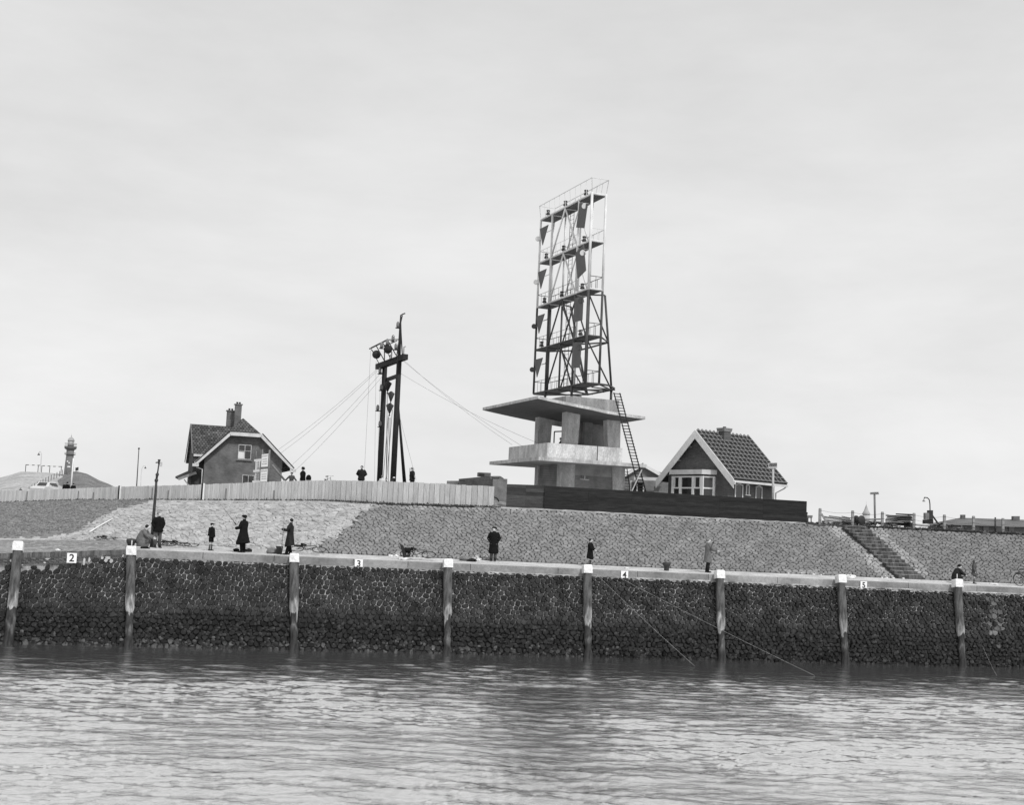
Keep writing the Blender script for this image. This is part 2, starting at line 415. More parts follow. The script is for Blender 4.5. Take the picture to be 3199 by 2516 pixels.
for px in cols:
    yq, s = quayY(px); zq = topz(s) - 0.015; k = hx(px); row = [Vector((k * yq, yq, zq - 1.5)), Vector((k * yq, yq, zq))]
    yt = max(toe(px), yq + 1.9)
    for j in range(1, 8):
        Y = yq + (yt - yq) * j / 8; row.append(Vector((k * Y, Y, zq + 0.145 * j / 8 + .012 * vn(k * Y, Y, 1.0))))
    for j in range(0, 33):
        q = sl(px, j / 32); q.z += (.03 if px < 1060 else 0) * vn(q.x, q.y, .9) * min(1, j / 4, (32 - j) / 4); row.append(q)
    yc, zc = crest(px)
    for Y, z in ((yc + .5, zc + .02), (yc + 2.0, lerp(px, [(a, max(b, zc) if a < 1500 else zc + .05) for a, b in BACK])), (yc + 14, lerp(px, BACK)), (yc + 60, 7.1), (420, 6.9), (1500, 6.5), (7000, 6.0)):
        row.append(Vector((k * Y, Y, z)))
    gv += row
n_r = len(row)
gm = mat('grassy_sand', 0.24, 0.30, 0.55, bump=0.8, bscale=5, stretch=(1, .35, 1), fine=0.35)
nn = gm.node_tree
me = MB(); me.v = [tuple(q) for q in gv]
me.f = [(i * n_r + j, (i + 1) * n_r + j, (i + 1) * n_r + j + 1, i * n_r + j + 1) for i in range(len(cols) - 1) for j in range(n_r - 1)]
me.smooth = [True] * len(me.f); me.t = [1.0] * len(me.f)
# faces of the dark vegetation patch on the far left of the slope
def inpatch(p):
    px, py = proj(p); px += random.uniform(-9, 9); py += random.uniform(-4, 4)
    if px > 460: return False
    low = lerp(px, [(-900, 1700), (0, 1680), (150, 1676), (240, 1660), (300, 1620), (380, 1585), (480, 1562)])
    return py < low + 3
ground = me.build('ground', gm, kind='structure')
GRASS = mat('dry_grass', 0.20, 0.30, 0.8, bump=1.0, bscale=9, fine=0.4)
STONEBED = mat('gap_soil', 0.045, 0.3, 3)
CONC = mat('poured_slope_paving', 0.42, 0.32, 1.3, bump=1.0, bscale=4.5, stretch=(1, .45, 2.2), fine=0.35)
PALE = mat('trodden_pale_quay', .50, .25, 1.0, fine=.25)
for m_ in (GRASS, STONEBED, CONC, PALE): ground.data.materials.append(m_)
X0 = ground.location
def edge_px(w): return lerp(w, [(0, 1000), (.2, 1010), (.21, 1060), (.45, 1075), (.46, 1100), (.8, 1125), (.81, 1150), (1, 1180)])
for p in ground.data.polygons:
    i, j = p.index // (n_r - 1), p.index % (n_r - 1); px = cols[i]
    if 9 <= j <= 40:
        w = (j - 9 + .5) / 32
        if px > edge_px(w) - 12: p.material_index = 2
        elif inpatch(Vector(p.center) + X0): p.material_index = 1
        else: p.material_index = 3
    elif j <= 8 and px >= 424: p.material_index = 4 if j <= 3 or px > 1000 else 3
    elif j <= 8 and px < 380: p.material_index = 1 if j > 3 and vn(px * .02, j * .5, 1) > -.2 else 0
    elif j > 40: p.material_index = 1 if px < 700 else 0

# ---- irregular set stones: shared jittered hexagon corners, each stone shrunk, domed and toned on its own
def stones(fn, u0, u1, du, nv, shrink, high, keep, jit=0.22, tone=(0.7, 1.3), tonef=None, dome=0.5, tilt=.3, inner=.72):
    mb = MB(); rg = random.Random(5); cor = {}
    nu = int((u1 - u0) / du)
    def C(a, b):                                     # corner lattice in half-cells
        if (a, b) not in cor: cor[(a, b)] = ((rg.random() - .5) * jit * 2, (rg.random() - .5) * jit * 1.7)
        return (a + cor[(a, b)][0] * 2, b + cor[(a, b)][1] * 3)
    for r in range(nv):
        for c in range(nu):
            a = 2 * c + (r & 1); b = 3 * r
            hexc = [C(a, b - 2), C(a + 1, b - 1), C(a + 1, b + 1), C(a, b + 2), C(a - 1, b + 1), C(a - 1, b - 1)]
            cx = sum(q[0] for q in hexc) / 6; cy = sum(q[1] for q in hexc) / 6
            U = u0 + cx * du / 2; V = (cy + 1.5) / (3 * nv)
            if V < 0 or V > 1 or not keep(U, V): continue
            sh = shrink * rg.uniform(.9, 1.04); h = high * rg.uniform(.55, 1.35); tl = (rg.uniform(-tilt, tilt), rg.uniform(-tilt, tilt))
            pts = []
            for q in hexc:                           # cut corners so the outline is not a clean hexagon
                pts.append(q)
            o = []
            for i in range(6):
                q, q2 = pts[i], pts[(i + 1) % 6]
                o += [(q[0] * .82 + q2[0] * .18, q[1] * .82 + q2[1] * .18), (q[0] * .3 + q2[0] * .7, q[1] * .3 + q2[1] * .7)]
            def W(q, k, hh):
                x = cx + (q[0] - cx) * k; y = cy + (q[1] - cy) * k
                hh2 = hh * (1 + tl[0] * (x - cx) + tl[1] * (y - cy) * .7)
                return fn(u0 + x * du / 2, min(1, max(0, (y + 1.5) / (3 * nv))), hh2)
            n = len(o)
            vs = [W(q, sh, -0.03) for q in o] + [W(q, sh * .97, h * .6) for q in o] + [W(q, sh * inner, h) for q in o] + [W((cx, cy), 1, h * (1 + dome * .1))]
            fs = [(i, (i + 1) % n, n + (i + 1) % n, n + i) for i in range(n)] + [(n + i, n + (i + 1) % n, 2 * n + (i + 1) % n, 2 * n + i) for i in range(n)] + [(2 * n + i, 2 * n + (i + 1) % n, 3 * n) for i in range(n)]
            tn = rg.uniform(*tone) * (tonef(U, V) if tonef else 1)
            mb.add(vs, fs, smooth=False, tone=tn)
    return mb
def slf(px, w, h):
    p = sl(px, w); e = .02
    n = (sl(px + 8, w) - sl(px - 8, w)).cross(sl(px, min(1, w + e)) - sl(px, max(0, w - e))).normalized()
    if n.z < 0: n = -n
    return p + n * h
_slc = {}
_sl0 = sl
def sl(px, w):
    k = (round(px, 1), round(w, 3))
    if k not in _slc: _slc[k] = _sl0(*k)
    return _slc[k].copy()
STX = [(0, 2842), (1, 2656)]                          # stair axis in picture columns at toe and crest
def keepslope(px, w):
    if px < edge_px(w) + random.uniform(-6, 6): return False
    c = lerp(w, STX)
    if c - 42 < px < c + 42: return False
    if w > .985 and px > 1560 or w > .97: return False
    return True
sm = mat('set_stone', 0.215, 0.25, 2.5, bump=0.6, bscale=7, tone=True, fine=0.2)
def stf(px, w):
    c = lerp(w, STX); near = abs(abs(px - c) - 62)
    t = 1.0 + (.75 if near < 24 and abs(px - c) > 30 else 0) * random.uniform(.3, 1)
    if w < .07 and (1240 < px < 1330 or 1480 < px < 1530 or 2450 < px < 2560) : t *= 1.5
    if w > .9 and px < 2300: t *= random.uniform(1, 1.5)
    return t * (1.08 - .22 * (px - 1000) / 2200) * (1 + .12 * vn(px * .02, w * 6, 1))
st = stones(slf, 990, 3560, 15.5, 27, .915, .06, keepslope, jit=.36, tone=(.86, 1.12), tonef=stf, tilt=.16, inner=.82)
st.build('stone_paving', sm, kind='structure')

CONCT = mat('slurried_stone', 0.41, 0.28, 1.6, bump=0.8, bscale=6, tone=True, stretch=(1, .6, 1.6), fine=0.28)
def keepl(px, w):
    if px > edge_px(w) + 4 or w > .97: return False
    low = lerp(px, [(0, 1680), (150, 1676), (240, 1660), (300, 1620), (380, 1585), (480, 1562)])
    return not (px < 480 and proj(sl(px, w))[1] < low + 8) and random.random() > .16
sk_ = stones(slf, 200, 1180, 19, 24, .98, .06, keepl, jit=.45, tone=(.86, 1.12), tilt=.6, inner=.7)
sk_.build('slurried_paving', CONCT, kind='structure')
# tussocks and bare streaks on the grassy part
mb = MB(); rq = random.Random(21)
for i in range(6500):
    px = rq.uniform(-30, 470); w = rq.uniform(.02, .99); p_ = sl(px, w)
    if not proj(p_)[1] < lerp(px + rq.gauss(0, 14), [(0, 1676), (150, 1672), (240, 1656), (300, 1616), (380, 1581), (480, 1560)]) + rq.gauss(0, 5): continue
    k = rq.uniform(.03, .11); mb.ball(p_ + Vector((0, 0, .01)), k * rq.uniform(1, 1.8), k, k * rq.uniform(.4, 1.0), n=5, m=4, rot=Matrix.Rotation(rq.uniform(-.5, .9), 3, 'Z')); mb.t[-20:] = [rq.uniform(.7, 1.35)] * 20
for i in range(1500):
    px = rq.uniform(-40, 400); yq, s_ = quayY(px); yt = toe(px); Y = yq + .5 + (yt - yq - .5) * rq.random() ** 1.3; p_ = spot(px, Y); k = rq.uniform(.03, .12)
    mb.ball(p_ + Vector((0, 0, -.01)), k * rq.uniform(1.2, 2.2), k, k * rq.uniform(.15, .4), n=5, m=4, rot=Matrix.Rotation(rq.uniform(-.5, .9), 3, 'Z')); mb.t[-20:] = [rq.uniform(.7, 1.9)] * 20
mb.smooth = [False] * len(mb.smooth)
mb.build('grass_tussocks', mat('tussock', .19, .3, 3, tone=True, fine=.3, bump=.5), kind='stuff', label='low dry grass tussocks on the left end of the slope', cat='grass')

# ---- stairs down the slope
mb = MB()
nst = 14
for i in range(nst):
    w0, w1 = .985 * i / nst, .985 * (i + 1) / nst
    c = lerp((w0 + w1) / 2, STX); a = _sl0(c, w0); b = _sl0(c, w1)
    left = _sl0(c - 36, (w0 + w1) / 2); right = _sl0(c + 36, (w0 + w1) / 2); d = (right - left); wd = d.xy.length; ang = math.atan2(d.y, d.x)
    cz = (a.z + b.z) / 2; dep = (b - a).xy.length
    nb = 7
    for k in range(nb):
        t = (k + .5) / nb - .5
        ctr = (a + b) / 2 + Vector((math.cos(ang), math.sin(ang), 0)) * t * wd
        mb.box((ctr.x, ctr.y, b.z - .17 + random.uniform(-.012, .012)), (wd / nb * .93, dep * 1.08 + .05, .42), rz=ang, tone=random.uniform(.5, 1.4))
    if True:
        mb.box(((a + b) / 2 + Vector((0, .05, 0))).xy.to_3d() + Vector((0, 0, b.z + .045)), (wd * 1.0, dep * .55, .035), rz=ang, tone=4.2)
mb.build('stairs', mat('step_brick', 0.085, 0.3, 5, tone=True), kind='structure')

# ================================================================== quay wall
qw = empty('quay_wall', (Q0.x, Q0.y, 0), 'long battered quay wall of dark rounded stones in pale mortar, rising from the water', 'wall')
mb = MB(); NB = 120
ss = np.linspace(S_L, S_R, NB)
for a, b in zip(ss[:-1], ss[1:]):
    for z0, z1 in ((-2.5, 0.0), (0.0, 1.4), (1.4, 2.8), (2.8, None)):
        za, zb = (topz(a) - .3, topz(b) - .3) if z1 is None else (z1, z1)
        mb.add([wallpt(a, z0), wallpt(b, z0), wallpt(b, zb), wallpt(a, za)], [(0, 1, 2, 3)])
def wallmat(name, hi, lo, var, tone=False):
    m = mat(name, 1.0, var, 1.6, rough=0.8, bump=0.4, tone=tone, fine=0.25)
    n = m.node_tree.nodes; l = m.node_tree.links.new
    cb = [q for q in n if q.type == 'COMBINE_COLOR'][0]; src = cb.inputs[0].links[0].from_socket
    geo = n.new('ShaderNodeNewGeometry'); sp = n.new('ShaderNodeSeparateXYZ'); l(geo.outputs['Position'], sp.inputs[0])
    nz_ = n.new('ShaderNodeTexNoise'); nz_.inputs['Scale'].default_value = .5; l(geo.outputs['Position'], nz_.inputs['Vector'])
    ad = n.new('ShaderNodeMath'); ad.operation = 'MULTIPLY_ADD'; l(nz_.outputs['Fac'], ad.inputs[0]); ad.inputs[1].default_value = .9; l(sp.outputs['Z'], ad.inputs[2])
    rr = n.new('ShaderNodeValToRGB'); mr = n.new('ShaderNodeMapRange'); mr.inputs['From Max'].default_value = 5.0; l(ad.outputs[0], mr.inputs['Value']); l(mr.outputs[0], rr.inputs[0])
    e = rr.color_ramp.elements; e[0].position = 0.0; e[0].color = g(lo[0]); e[1].position = 1.0; e[1].color = g(hi)
    for p_, v_ in ((.11, lo[0]), (.17, lo[1]), (.30, lo[1]), (.36, lo[2]), (.45, lo[3]), (.52, hi)):
        q = e.new(p_); q.color = g(v_)
    mm = n.new('ShaderNodeMath'); mm.operation = 'MULTIPLY'; l(src, mm.inputs[0]); l(rr.outputs[0], mm.inputs[1])
    for i in range(3): l(mm.outputs[0], cb.inputs[i])
    return m
mb.build('mortar_backing', wallmat('mortar', .33, (.05, .02, .06, .2), .75), qw)
def wf(s, v, h):
    t = topz(s) - .36; return wallpt(s, -.35 + (t + .35) * v, h * 1.0)
NV = 19
def keepw(s, v):
    if s < -.1:
        px = proj(wallpt(s, 3.6))[0]
        if px < 290 and v > .955: return False
        if px < 245 and v > .90 and random.random() > .45: return False
    return True
def wt(s, v):
    px = proj(wallpt(s, 1))[0]; t = 1.0
    if v < .12 + .05 * random.random(): t = random.choice((.6, .8, 1.0, 1.6, 2.6, 3.4)) * (1.0 if px < 1500 else .4 if px < 1900 else .2)
    if 3095 < px < 3140 and .3 < v < .95 and random.random() < .35: t *= 4
    elif random.random() < .012: t = 1.0
    return t
wst = stones(wf, S_L, S_R, .275, NV, .93, .12, keepw, jit=.27, tone=(.6, 1.45), tonef=wt, tilt=.35, inner=.76)
wst.build('stone_facing', wallmat('basalt', .026, (.03, .014, .018, .034), .35, tone=True), qw)

# weed and barnacles on the tidal rows
mb = MB(); rw_ = random.Random(31)
for i in range(5200):
    s = rw_.uniform(S_L, S_R); z = 1.45 * rw_.random() ** 1.25 - .05; k = rw_.uniform(.025, .085)
    mb.ball(wallpt(s, z, .09 + rw_.uniform(-.02, .03)), k * rw_.uniform(.8, 1.5), k * .6, k * rw_.uniform(.7, 1.3), n=5, m=4); mb.t[-20:] = [rw_.choice((.35, .5, .7, 1, 1.6, 3.2 if z < .5 and s < 25 else 1.3))] * 20
mb.smooth = [False] * len(mb.smooth)
o_w = mb.build('seaweed', mat('wet_weed', .028, .4, 4, tone=True, rough=.6), qw, kind='stuff')
# coping slabs
mb = MB(); s = 0.0; rr_ = random.Random(3); S_C0 = qs(424)
s = S_C0
while s < S_R:
    ln = rr_.uniform(2.6, 4.4); e = min(S_R, s + ln); a = s + .012; b = e - .012; tn = rr_.uniform(.85, 1.15)
    def cp(ss_, z, o): return Vector((Q0.x, Q0.y, 0)) + QD * ss_ + QN * o + Vector((0, 0, z))
    vs = [cp(ss_, qz(ss_) + dz, o) for ss_ in (a, b) for dz, o in ((0, -.62), (0, .03), (-.03, .06), (-.40, .06), (-.40, -.62))]
    mb.add(vs, [(0, 1, 2, 3, 4)[::-1], (5, 6, 7, 8, 9)] + [(i, (i + 1) % 5, 5 + (i + 1) % 5, 5 + i) for i in range(5)], tone=tn)
    s = e
mb.build('coping', mat('coping_slab', 0.25, 0.36, 0.9, bump=0.3, bscale=9, fine=0.15, tone=True), qw)
# top strip of the coping, sky light on it put into a paler colour
mb = MB()
for a, b in zip(np.linspace(S_C0, S_R, 60)[:-1], np.linspace(S_C0, S_R, 60)[1:]):
    cpz = lambda q, o: cp(q, qz(q) + .004, o)
    mb.add([cpz(a, -.60), cpz(a, .025), cpz(b, .025), cpz(b, -.60)], [(0, 1, 2, 3)])
mb.build('coping_top', mat('skylit_pale_concrete', 0.55, 0.25, 1.2, fine=.2), qw)
# mortar drips just under the coping
mb = MB()
for i in range(240):
    s = rr_.uniform(S_C0, S_R); h_ = rr_.uniform(.03, .09); w_ = rr_.uniform(.05, .3)
    z = qz(s) - .40; mb.add([wallpt(s, z - h_, .1), wallpt(s + w_, z - h_ * .6, .1), wallpt(s + w_ + .1, z, .1), wallpt(s - .1, z, .1)], [(0, 1, 2, 3)])
mb.build('mortar_line', mat('pale_mortar', .3, .3, 5), qw)
# brick-on-edge coping on the left stretch
mb = MB(); s = S_L; eb = qs(396)
while s < eb:
    z = topz(s); tn = rr_.uniform(.55, 1.5)
    mb.box(wallpt(s, z - .11, -.2), (.047, .6, .23), rz=math.atan2(QD.y, QD.x), tone=tn)
    s += .066
mb.build('brick_coping', mat('coping_brick', 0.115, 0.25, 5, tone=True), qw)
mb = MB()
for a, b in zip(np.linspace(S_L, eb, 30)[:-1], np.linspace(S_L, eb, 30)[1:]):
    mb.add([wallpt(a, topz(a) - .5, .0), wallpt(b, topz(b) - .5, .0), wallpt(b, topz(b) - .02, .085), wallpt(a, topz(a) - .02, .085)], [(0, 1, 2, 3)])
mb.build('brick_mortar', mat('brick_joint', .26, .3, 4), qw)
mb = MB()
for lay in range(4):
    s = S_L + (lay % 2) * .11
    lim = qs(250) if lay > 1 else qs(390)
    if lay == 1: lim = qs(300)
    while s < lim:
        z = topz(s) - .26 - lay * .068; tn = rr_.uniform(.6, 1.5)
        mb.box(wallpt(s, z, -.05 + .02 * (lay == 0)), (.205, .35, .056), rz=math.atan2(QD.y, QD.x), tone=tn); s += .218
mb.build('brick_course', mat('course_brick', 0.10, 0.25, 5, tone=True), qw)
mb = MB()
for i in range(11):
    s = rr_.uniform(qs(0), qs(390)); z = topz(s) - rr_.uniform(.25, .6); w_ = rr_.uniform(.1, .35); h_ = rr_.uniform(.05, .22)
    if i == 0: s, z, w_, h_ = qs(268), topz(qs(268)) - .48, .12, .42
    if i == 1: s, z, w_, h_ = qs(283), topz(qs(283)) - .40, .10, .26
    k_ = 9; ps = [wallpt(s + math.cos(6.283 * j / k_) * w_ * .55 * rr_.uniform(.5, 1.1), z + math.sin(6.283 * j / k_) * h_ * .6 * rr_.uniform(.5, 1.1), .11) for j in range(k_)]
    mb.prism(ps, QN * .03)
mb.build('mortar_patch', mat('patch_mortar', .42, .25, 4), qw)
# back fill so nothing shows behind the coping
# ================================================================== piles
PL = [(60, 1693, 27, 2004), (411, 1708, 402, 2012), (917, 1731, 918, 2014), (1395, 1748, 1397, 2022), (1828, 1766, 1838, 2040), (2240, 1783, 2256, 2046), (2617, 1797, 2642, 2060), (2980, 1811, 3008, 2072)]
PLAB = ['first pile at the brick-topped end of the quay, left of sign 2', 'pile where brick coping meets concrete, beside the crouching man in a raincoat', 'pile below the man in the leather coat', 'pile just left of the man in the knee-length dark coat',
        'pile below the boy in black, left of sign 4', 'pile below the man in the grey raincoat', 'pile just left of sign 5 with split white cap', 'pile below the squatting person at the right end of the quay']
pm = wallmat('pile_timber', .075, (.03, .03, .05, .07), .4)
def pilemat():
    m = mat('pile_wood', 0.085, 0.65, 2.2, bump=0.6, bscale=5, stretch=(4, 4, .5), fine=.3)
    n = m.node_tree.nodes; l = m.node_tree.links.new
    cb = [q for q in n if q.type == 'COMBINE_COLOR'][0]; src = cb.inputs[0].links[0].from_socket
    geo = n.new('ShaderNodeNewGeometry'); sp = n.new('ShaderNodeSeparateXYZ'); l(geo.outputs['Position'], sp.inputs[0])
    mp_ = n.new('ShaderNodeMapping'); mp_.inputs['Scale'].default_value = (3.2, 3.2, .9); l(geo.outputs['Position'], mp_.inputs['Vector'])
    nz_ = n.new('ShaderNodeTexNoise'); nz_.inputs['Scale'].default_value = 1.0; nz_.inputs['Detail'].default_value = 4; l(mp_.outputs[0], nz_.inputs['Vector'])
    ad = n.new('ShaderNodeMath'); ad.operation = 'MULTIPLY_ADD'; l(nz_.outputs['Fac'], ad.inputs[0]); ad.inputs[1].default_value = 1.9; l(sp.outputs['Z'], ad.inputs[2])
    mr = n.new('ShaderNodeMapRange'); mr.inputs['From Min'].default_value = .5; mr.inputs['From Max'].default_value = 5.5; l(ad.outputs[0], mr.inputs['Value'])
    rr = n.new('ShaderNodeValToRGB'); l(mr.outputs[0], rr.inputs[0]); e = rr.color_ramp.elements
    e[0].position = 0; e[0].color = g(.45); e[1].position = 1; e[1].color = g(1.0)
    for p_, v_ in ((.18, .4), (.27, 1.3), (.31, .5), (.385, .45), (.40, 4.6), (.50, 3.2), (.56, 1.1)):
        q = e.new(p_); q.color = g(min(1, v_ / 5))
    e[0].color = g(.09); 
    for q in e:
        if q.position == 1: q.color = g(.2)
    mm = n.new('ShaderNodeMath'); mm.operation = 'MULTIPLY'; l(src, mm.inputs[0]); l(rr.outputs[0], mm.inputs[1])
    m2 = n.new('ShaderNodeMath'); m2.operation = 'MULTIPLY'; l(mm.outputs[0], m2.inputs[0]); m2.inputs[1].default_value = 5.0
    for i in range(3): l(m2.outputs[0], cb.inputs[i])
    return m
pw = pilemat()
ang_q = math.atan2(QD.y, QD.x)
for i, (tx, ty, bx, by) in enumerate(PL):
    st_ = qs(tx, 4.1); zt = topz(st_) + .14 + (.25 if i == 0 else 0)
    top = Vector((Q0.x, Q0.y, 0)) + QD * st_ + QN * .30 + Vector((0, 0, zt))
    zt = zat(top.x, top.y, ty); top.z = zt
    o = Vector((Q0.x, Q0.y, 0)) + QN * (BAT + .2); sb = along(o, QD, bx, 0.05); bot = o + QD * sb
    bot.z = 0; dr = top - bot
    root = empty('mooring_pile', tuple(bot - dr.normalized() * 1.2), 'dark timber fender pile with white cap, ' + PLAB[i], 'pile', 'white-capped timber piles along the quay')
    root['label'] = PLAB[i].replace('pile', 'white-capped timber pile', 1)
    mb = MB(); rd = random.Random(i); N = 24; pts = []; rr2 = []
    for k in range(N + 1):
        t = k / N; pts.append(bot - dr.normalized() * 1.2 + (dr + dr.normalized() * (1.2 - .34)) * t)
        z_ = pts[-1].z; r_ = .215 + rd.uniform(-.013, .013)
        if i and .2 < z_ < 1.5 + .3 * rd.random(): r_ *= rd.uniform(.66, .88)
        rr2.append(r_)
    mb.tube(pts, rr2, n=14)
    mb.build('pile_shaft', pw, root)
    d = dr.normalized(); sx_ = QD; fy = d.cross(sx_).normalized(); c0 = top - d * .42
    vs = []; hw = .225
    for hgt, k in ((0, 1.0), (.36, .96), (.42, .82)):
        for a, b in ((-1, -1), (1, -1), (1, 1), (-1, 1)):
            vs.append(c0 + d * hgt + sx_ * a * hw * k + fy * b * hw * k)
    mb = MB(); mb.add(vs, [(3, 2, 1, 0), (8, 9, 10, 11)] + [(r * 4 + j, r * 4 + (j + 1) % 4, r * 4 + 4 + (j + 1) % 4, r * 4 + 4 + j) for r in (0, 1) for j in range(4)])
    mb.build('white_cap', M_['capwhite'], root)
    if i in (1, 7):
        mb = MB(); mb.tube([top, top + Vector((0, 0, .28))], .018, n=6); mb.build('spike', M_['white'], root)

# ================================================================== number signs
for tx, n_, w_ in ((228, '2', .42), (1120, '3', .38), (1949, '4', .37), (2695, '5', .36)):
    s_ = qs(tx, 4.0); zt = topz(s_)
    c = Vector((Q0.x, Q0.y, zt - .21 - (.08 if n_ == '2' else 0))) + QD * s_ + QN * (.10 + (.20 if n_ == '2' else 0))
    root = empty('number_sign', tuple(c - Vector((0, 0, w_ / 2))), {'2': 'white sign with black numeral 2 on the brick-topped left end of the quay', '3': 'white sign with black numeral 3 on the concrete coping', '4': 'white sign with black numeral 4 between the boy in black and the mushroom bollard', '5': 'white sign with black numeral 5 near the foot of the stairs'}[n_], 'sign', 'numbered signs along the quay')
    mb = MB(); mb.box(c, (w_, .04, w_ * 1.06), rz=ang_q); mb.build('sign_board', M_['cloudwhite'], root)
    textmesh('numeral', n_, w_ * 1.12, M_['black'], root, c + QN * .024 - Vector((0, 0, .015)), QD, ext=.004, offset=.008)

# ================================================================== water
wc = sorted(set(list(np.linspace(-9000, -400, 14)) + list(np.arange(-400, 3601, 8.0)) + list(np.linspace(3600, 12000, 14))))
wr = list(np.linspace(4, 22, 8)[:-1]) + list(22 + (73 - 22) * (np.linspace(0, 1, 460)))
K = np.array([hx(float(p)) for p in wc]); Yv = np.array(wr)
XX = K[:, None] * Yv[None, :]; YY = np.repeat(Yv[None, :], len(wc), 0); ZZ = np.zeros_like(XX)
fine = (np.array(wc) >= -400)[:, None] & (np.array(wc) <= 3600)[:, None] & (Yv >= 22)[None, :]
for i in range(110):
    lam = math.exp(rng.uniform(math.log(.3), math.log(3.6)))
    th = rng.normal(R(97), R(24)) if lam > 1.2 else rng.normal(R(95), R(38))
    kx, ky = math.cos(th) * 2 * math.pi / lam, math.sin(th) * 2 * math.pi / lam
    amp = .0056 * lam ** .75
    ph = rng.uniform(0, 6.28)
    gate = .5 + .5 * np.sin(XX * rng.uniform(.05, .3) + YY * rng.uniform(.05, .35) + rng.uniform(0, 6))
    w_ = np.sin(XX * kx + YY * ky + ph + .8 * np.sin(XX * .23 + YY * .31 + ph))
    if i % 3: w_ = (1 - np.abs(w_)) * 2 - 1; w_ *= .75
    ZZ += amp * w_ * gate
ZZ *= np.where(fine, 1, 0)
gust = .62 + .5 * (np.sin(XX * .21 + YY * .13 + 1.0) * np.sin(YY * .33 - XX * .07 + 2.2) + .6 * np.sin(XX * .47 - YY * .23) * np.sin(YY * .51 + XX * .19 + .7)); ZZ *= np.clip(gust, .5, 1.15)
cm = .55 + .45 * np.clip((62 - YY) / 14, 0, 1); ZZ *= cm
nr = len(wr); wv = np.stack([XX, YY, ZZ], -1).reshape(-1, 3)
idx = np.arange(len(wc) * nr).reshape(len(wc), nr)
F = np.stack([idx[:-1, :-1], idx[1:, :-1], idx[1:, 1:], idx[:-1, 1:]], -1).reshape(-1, 4)
me = bpy.data.meshes.new('water'); me.vertices.add(len(wv)); me.vertices.foreach_set('co', wv.ravel())
me.loops.add(F.size); me.loops.foreach_set('vertex_index', F.ravel()); me.polygons.add(len(F)); me.polygons.foreach_set('loop_start', np.arange(0, F.size, 4)); me.polygons.foreach_set('use_smooth', [True] * len(F))
me.update()
m = bpy.data.materials.new('silty_water'); m.use_nodes = True; n = m.node_tree.nodes; l = m.node_tree.links.new; b = n['Principled BSDF']
n.remove(b)
t = n.new('ShaderNodeTexCoord'); mp2 = n.new('ShaderNodeMapping'); mp2.inputs['Scale'].default_value = (.5, 1.5, 1); l(t.outputs['Object'], mp2.inputs['Vector'])
z1 = n.new('ShaderNodeTexNoise'); z1.inputs['Scale'].default_value = 3.4; z1.inputs['Detail'].default_value = 6; z1.inputs['Roughness'].default_value = .62; l(mp2.outputs[0], z1.inputs['Vector'])
bp = n.new('ShaderNodeBump'); bp.inputs['Strength'].default_value = 1.0; bp.inputs['Distance'].default_value = .024; l(z1.outputs['Fac'], bp.inputs['Height'])
fr = n.new('ShaderNodeFresnel'); fr.inputs['IOR'].default_value = 1.33; l(bp.outputs[0], fr.inputs['Normal'])
mr = n.new('ShaderNodeMapRange'); mr.interpolation_type = 'SMOOTHSTEP'; mr.inputs['From Min'].default_value = .03; mr.inputs['From Max'].default_value = .13; mr.inputs['To Min'].default_value = .06; mr.inputs['To Max'].default_value = .95; l(fr.outputs[0], mr.inputs['Value'])
df = n.new('ShaderNodeBsdfDiffuse'); df.inputs['Color'].default_value = g(.26); gl = n.new('ShaderNodeBsdfGlossy'); gl.inputs['Color'].default_value = g(.95); gl.inputs['Roughness'].default_value = .05; l(bp.outputs[0], gl.inputs['Normal'])
mxs = n.new('ShaderNodeMixShader'); l(mr.outputs[0], mxs.inputs[0]); l(df.outputs[0], mxs.inputs[1]); l(gl.outputs[0], mxs.inputs[2]); l(mxs.outputs[0], n['Material Output'].inputs['Surface'])
me.materials.append(m); ow = bpy.data.objects.new('water', me); SC.collection.objects.link(ow); tag(ow, kind='structure')
# ================================================================== fences on the crest
def cp3(px, off=0.0, dz=0.0):
    Y, z = crest(px); k = hx(px); return Vector((k * (Y + off), Y + off, z + dz))
FT = [(-400, 1549), (0, 1533), (110, 1531), (370, 1521), (600, 1515), (900, 1503), (1000, 1501), (1130, 1502), (1300, 1508), (1538, 1521)]
pf = empty('pale_fence', tuple(cp3(700, .25)), 'long pale board fence along the dike crest in front of the signal mast', 'fence')
rf = random.Random(9)
mb = MB(); px = -330.0; joints = []
while px < 1538:
    Y, z = crest(px); w = (.34 if px > 1040 else .24 if px > 760 else .17) * rf.uniform(.9, 1.1); dpx = w / Y * FPX; e = min(1539, px + dpx)
    A = cp3(px, .25); B = cp3(e, .25); ta = zat(A.x, A.y, lerp(px, FT)); tb = zat(B.x, B.y, lerp(e, FT)); j = rf.uniform(-.025, .02)
    off = rf.uniform(0, .03); A.y += off; B.y += off
    g_ = (B - A) * .03
    q = [A + g_, B - g_]
    mb.prism([(q[0].x, q[0].y, A.z - .15), (q[1].x, q[1].y, B.z - .15), (q[1].x, q[1].y, tb + j), (q[0].x, q[0].y, ta + j)], (0, .03, 0))
    mb.t[-6:] = [rf.uniform(.82, 1.08) * (1.0 if px > 300 else 1.12)] * 6
    px = e
mb.build('boards', mat('fence_board', 0.70, 0.2, 2.2, stretch=(7, 7, .8), tone=True, fine=.15, bump=.2), pf)
mb = MB(); xs_ = np.linspace(-300, 1534, 60)
for a, b in zip(xs_[:-1], xs_[1:]):
    A = cp3(a, .33); B = cp3(b, .33); ta = zat(A.x, A.y, lerp(a, FT)) - .05; tb = zat(B.x, B.y, lerp(b, FT)) - .05
    mb.prism([(A.x, A.y, A.z - .1), (B.x, B.y, B.z - .1), (B.x, B.y, tb), (A.x, A.y, ta)], (0, .02, 0))
mb.build('backing', M_['concrete'], pf)
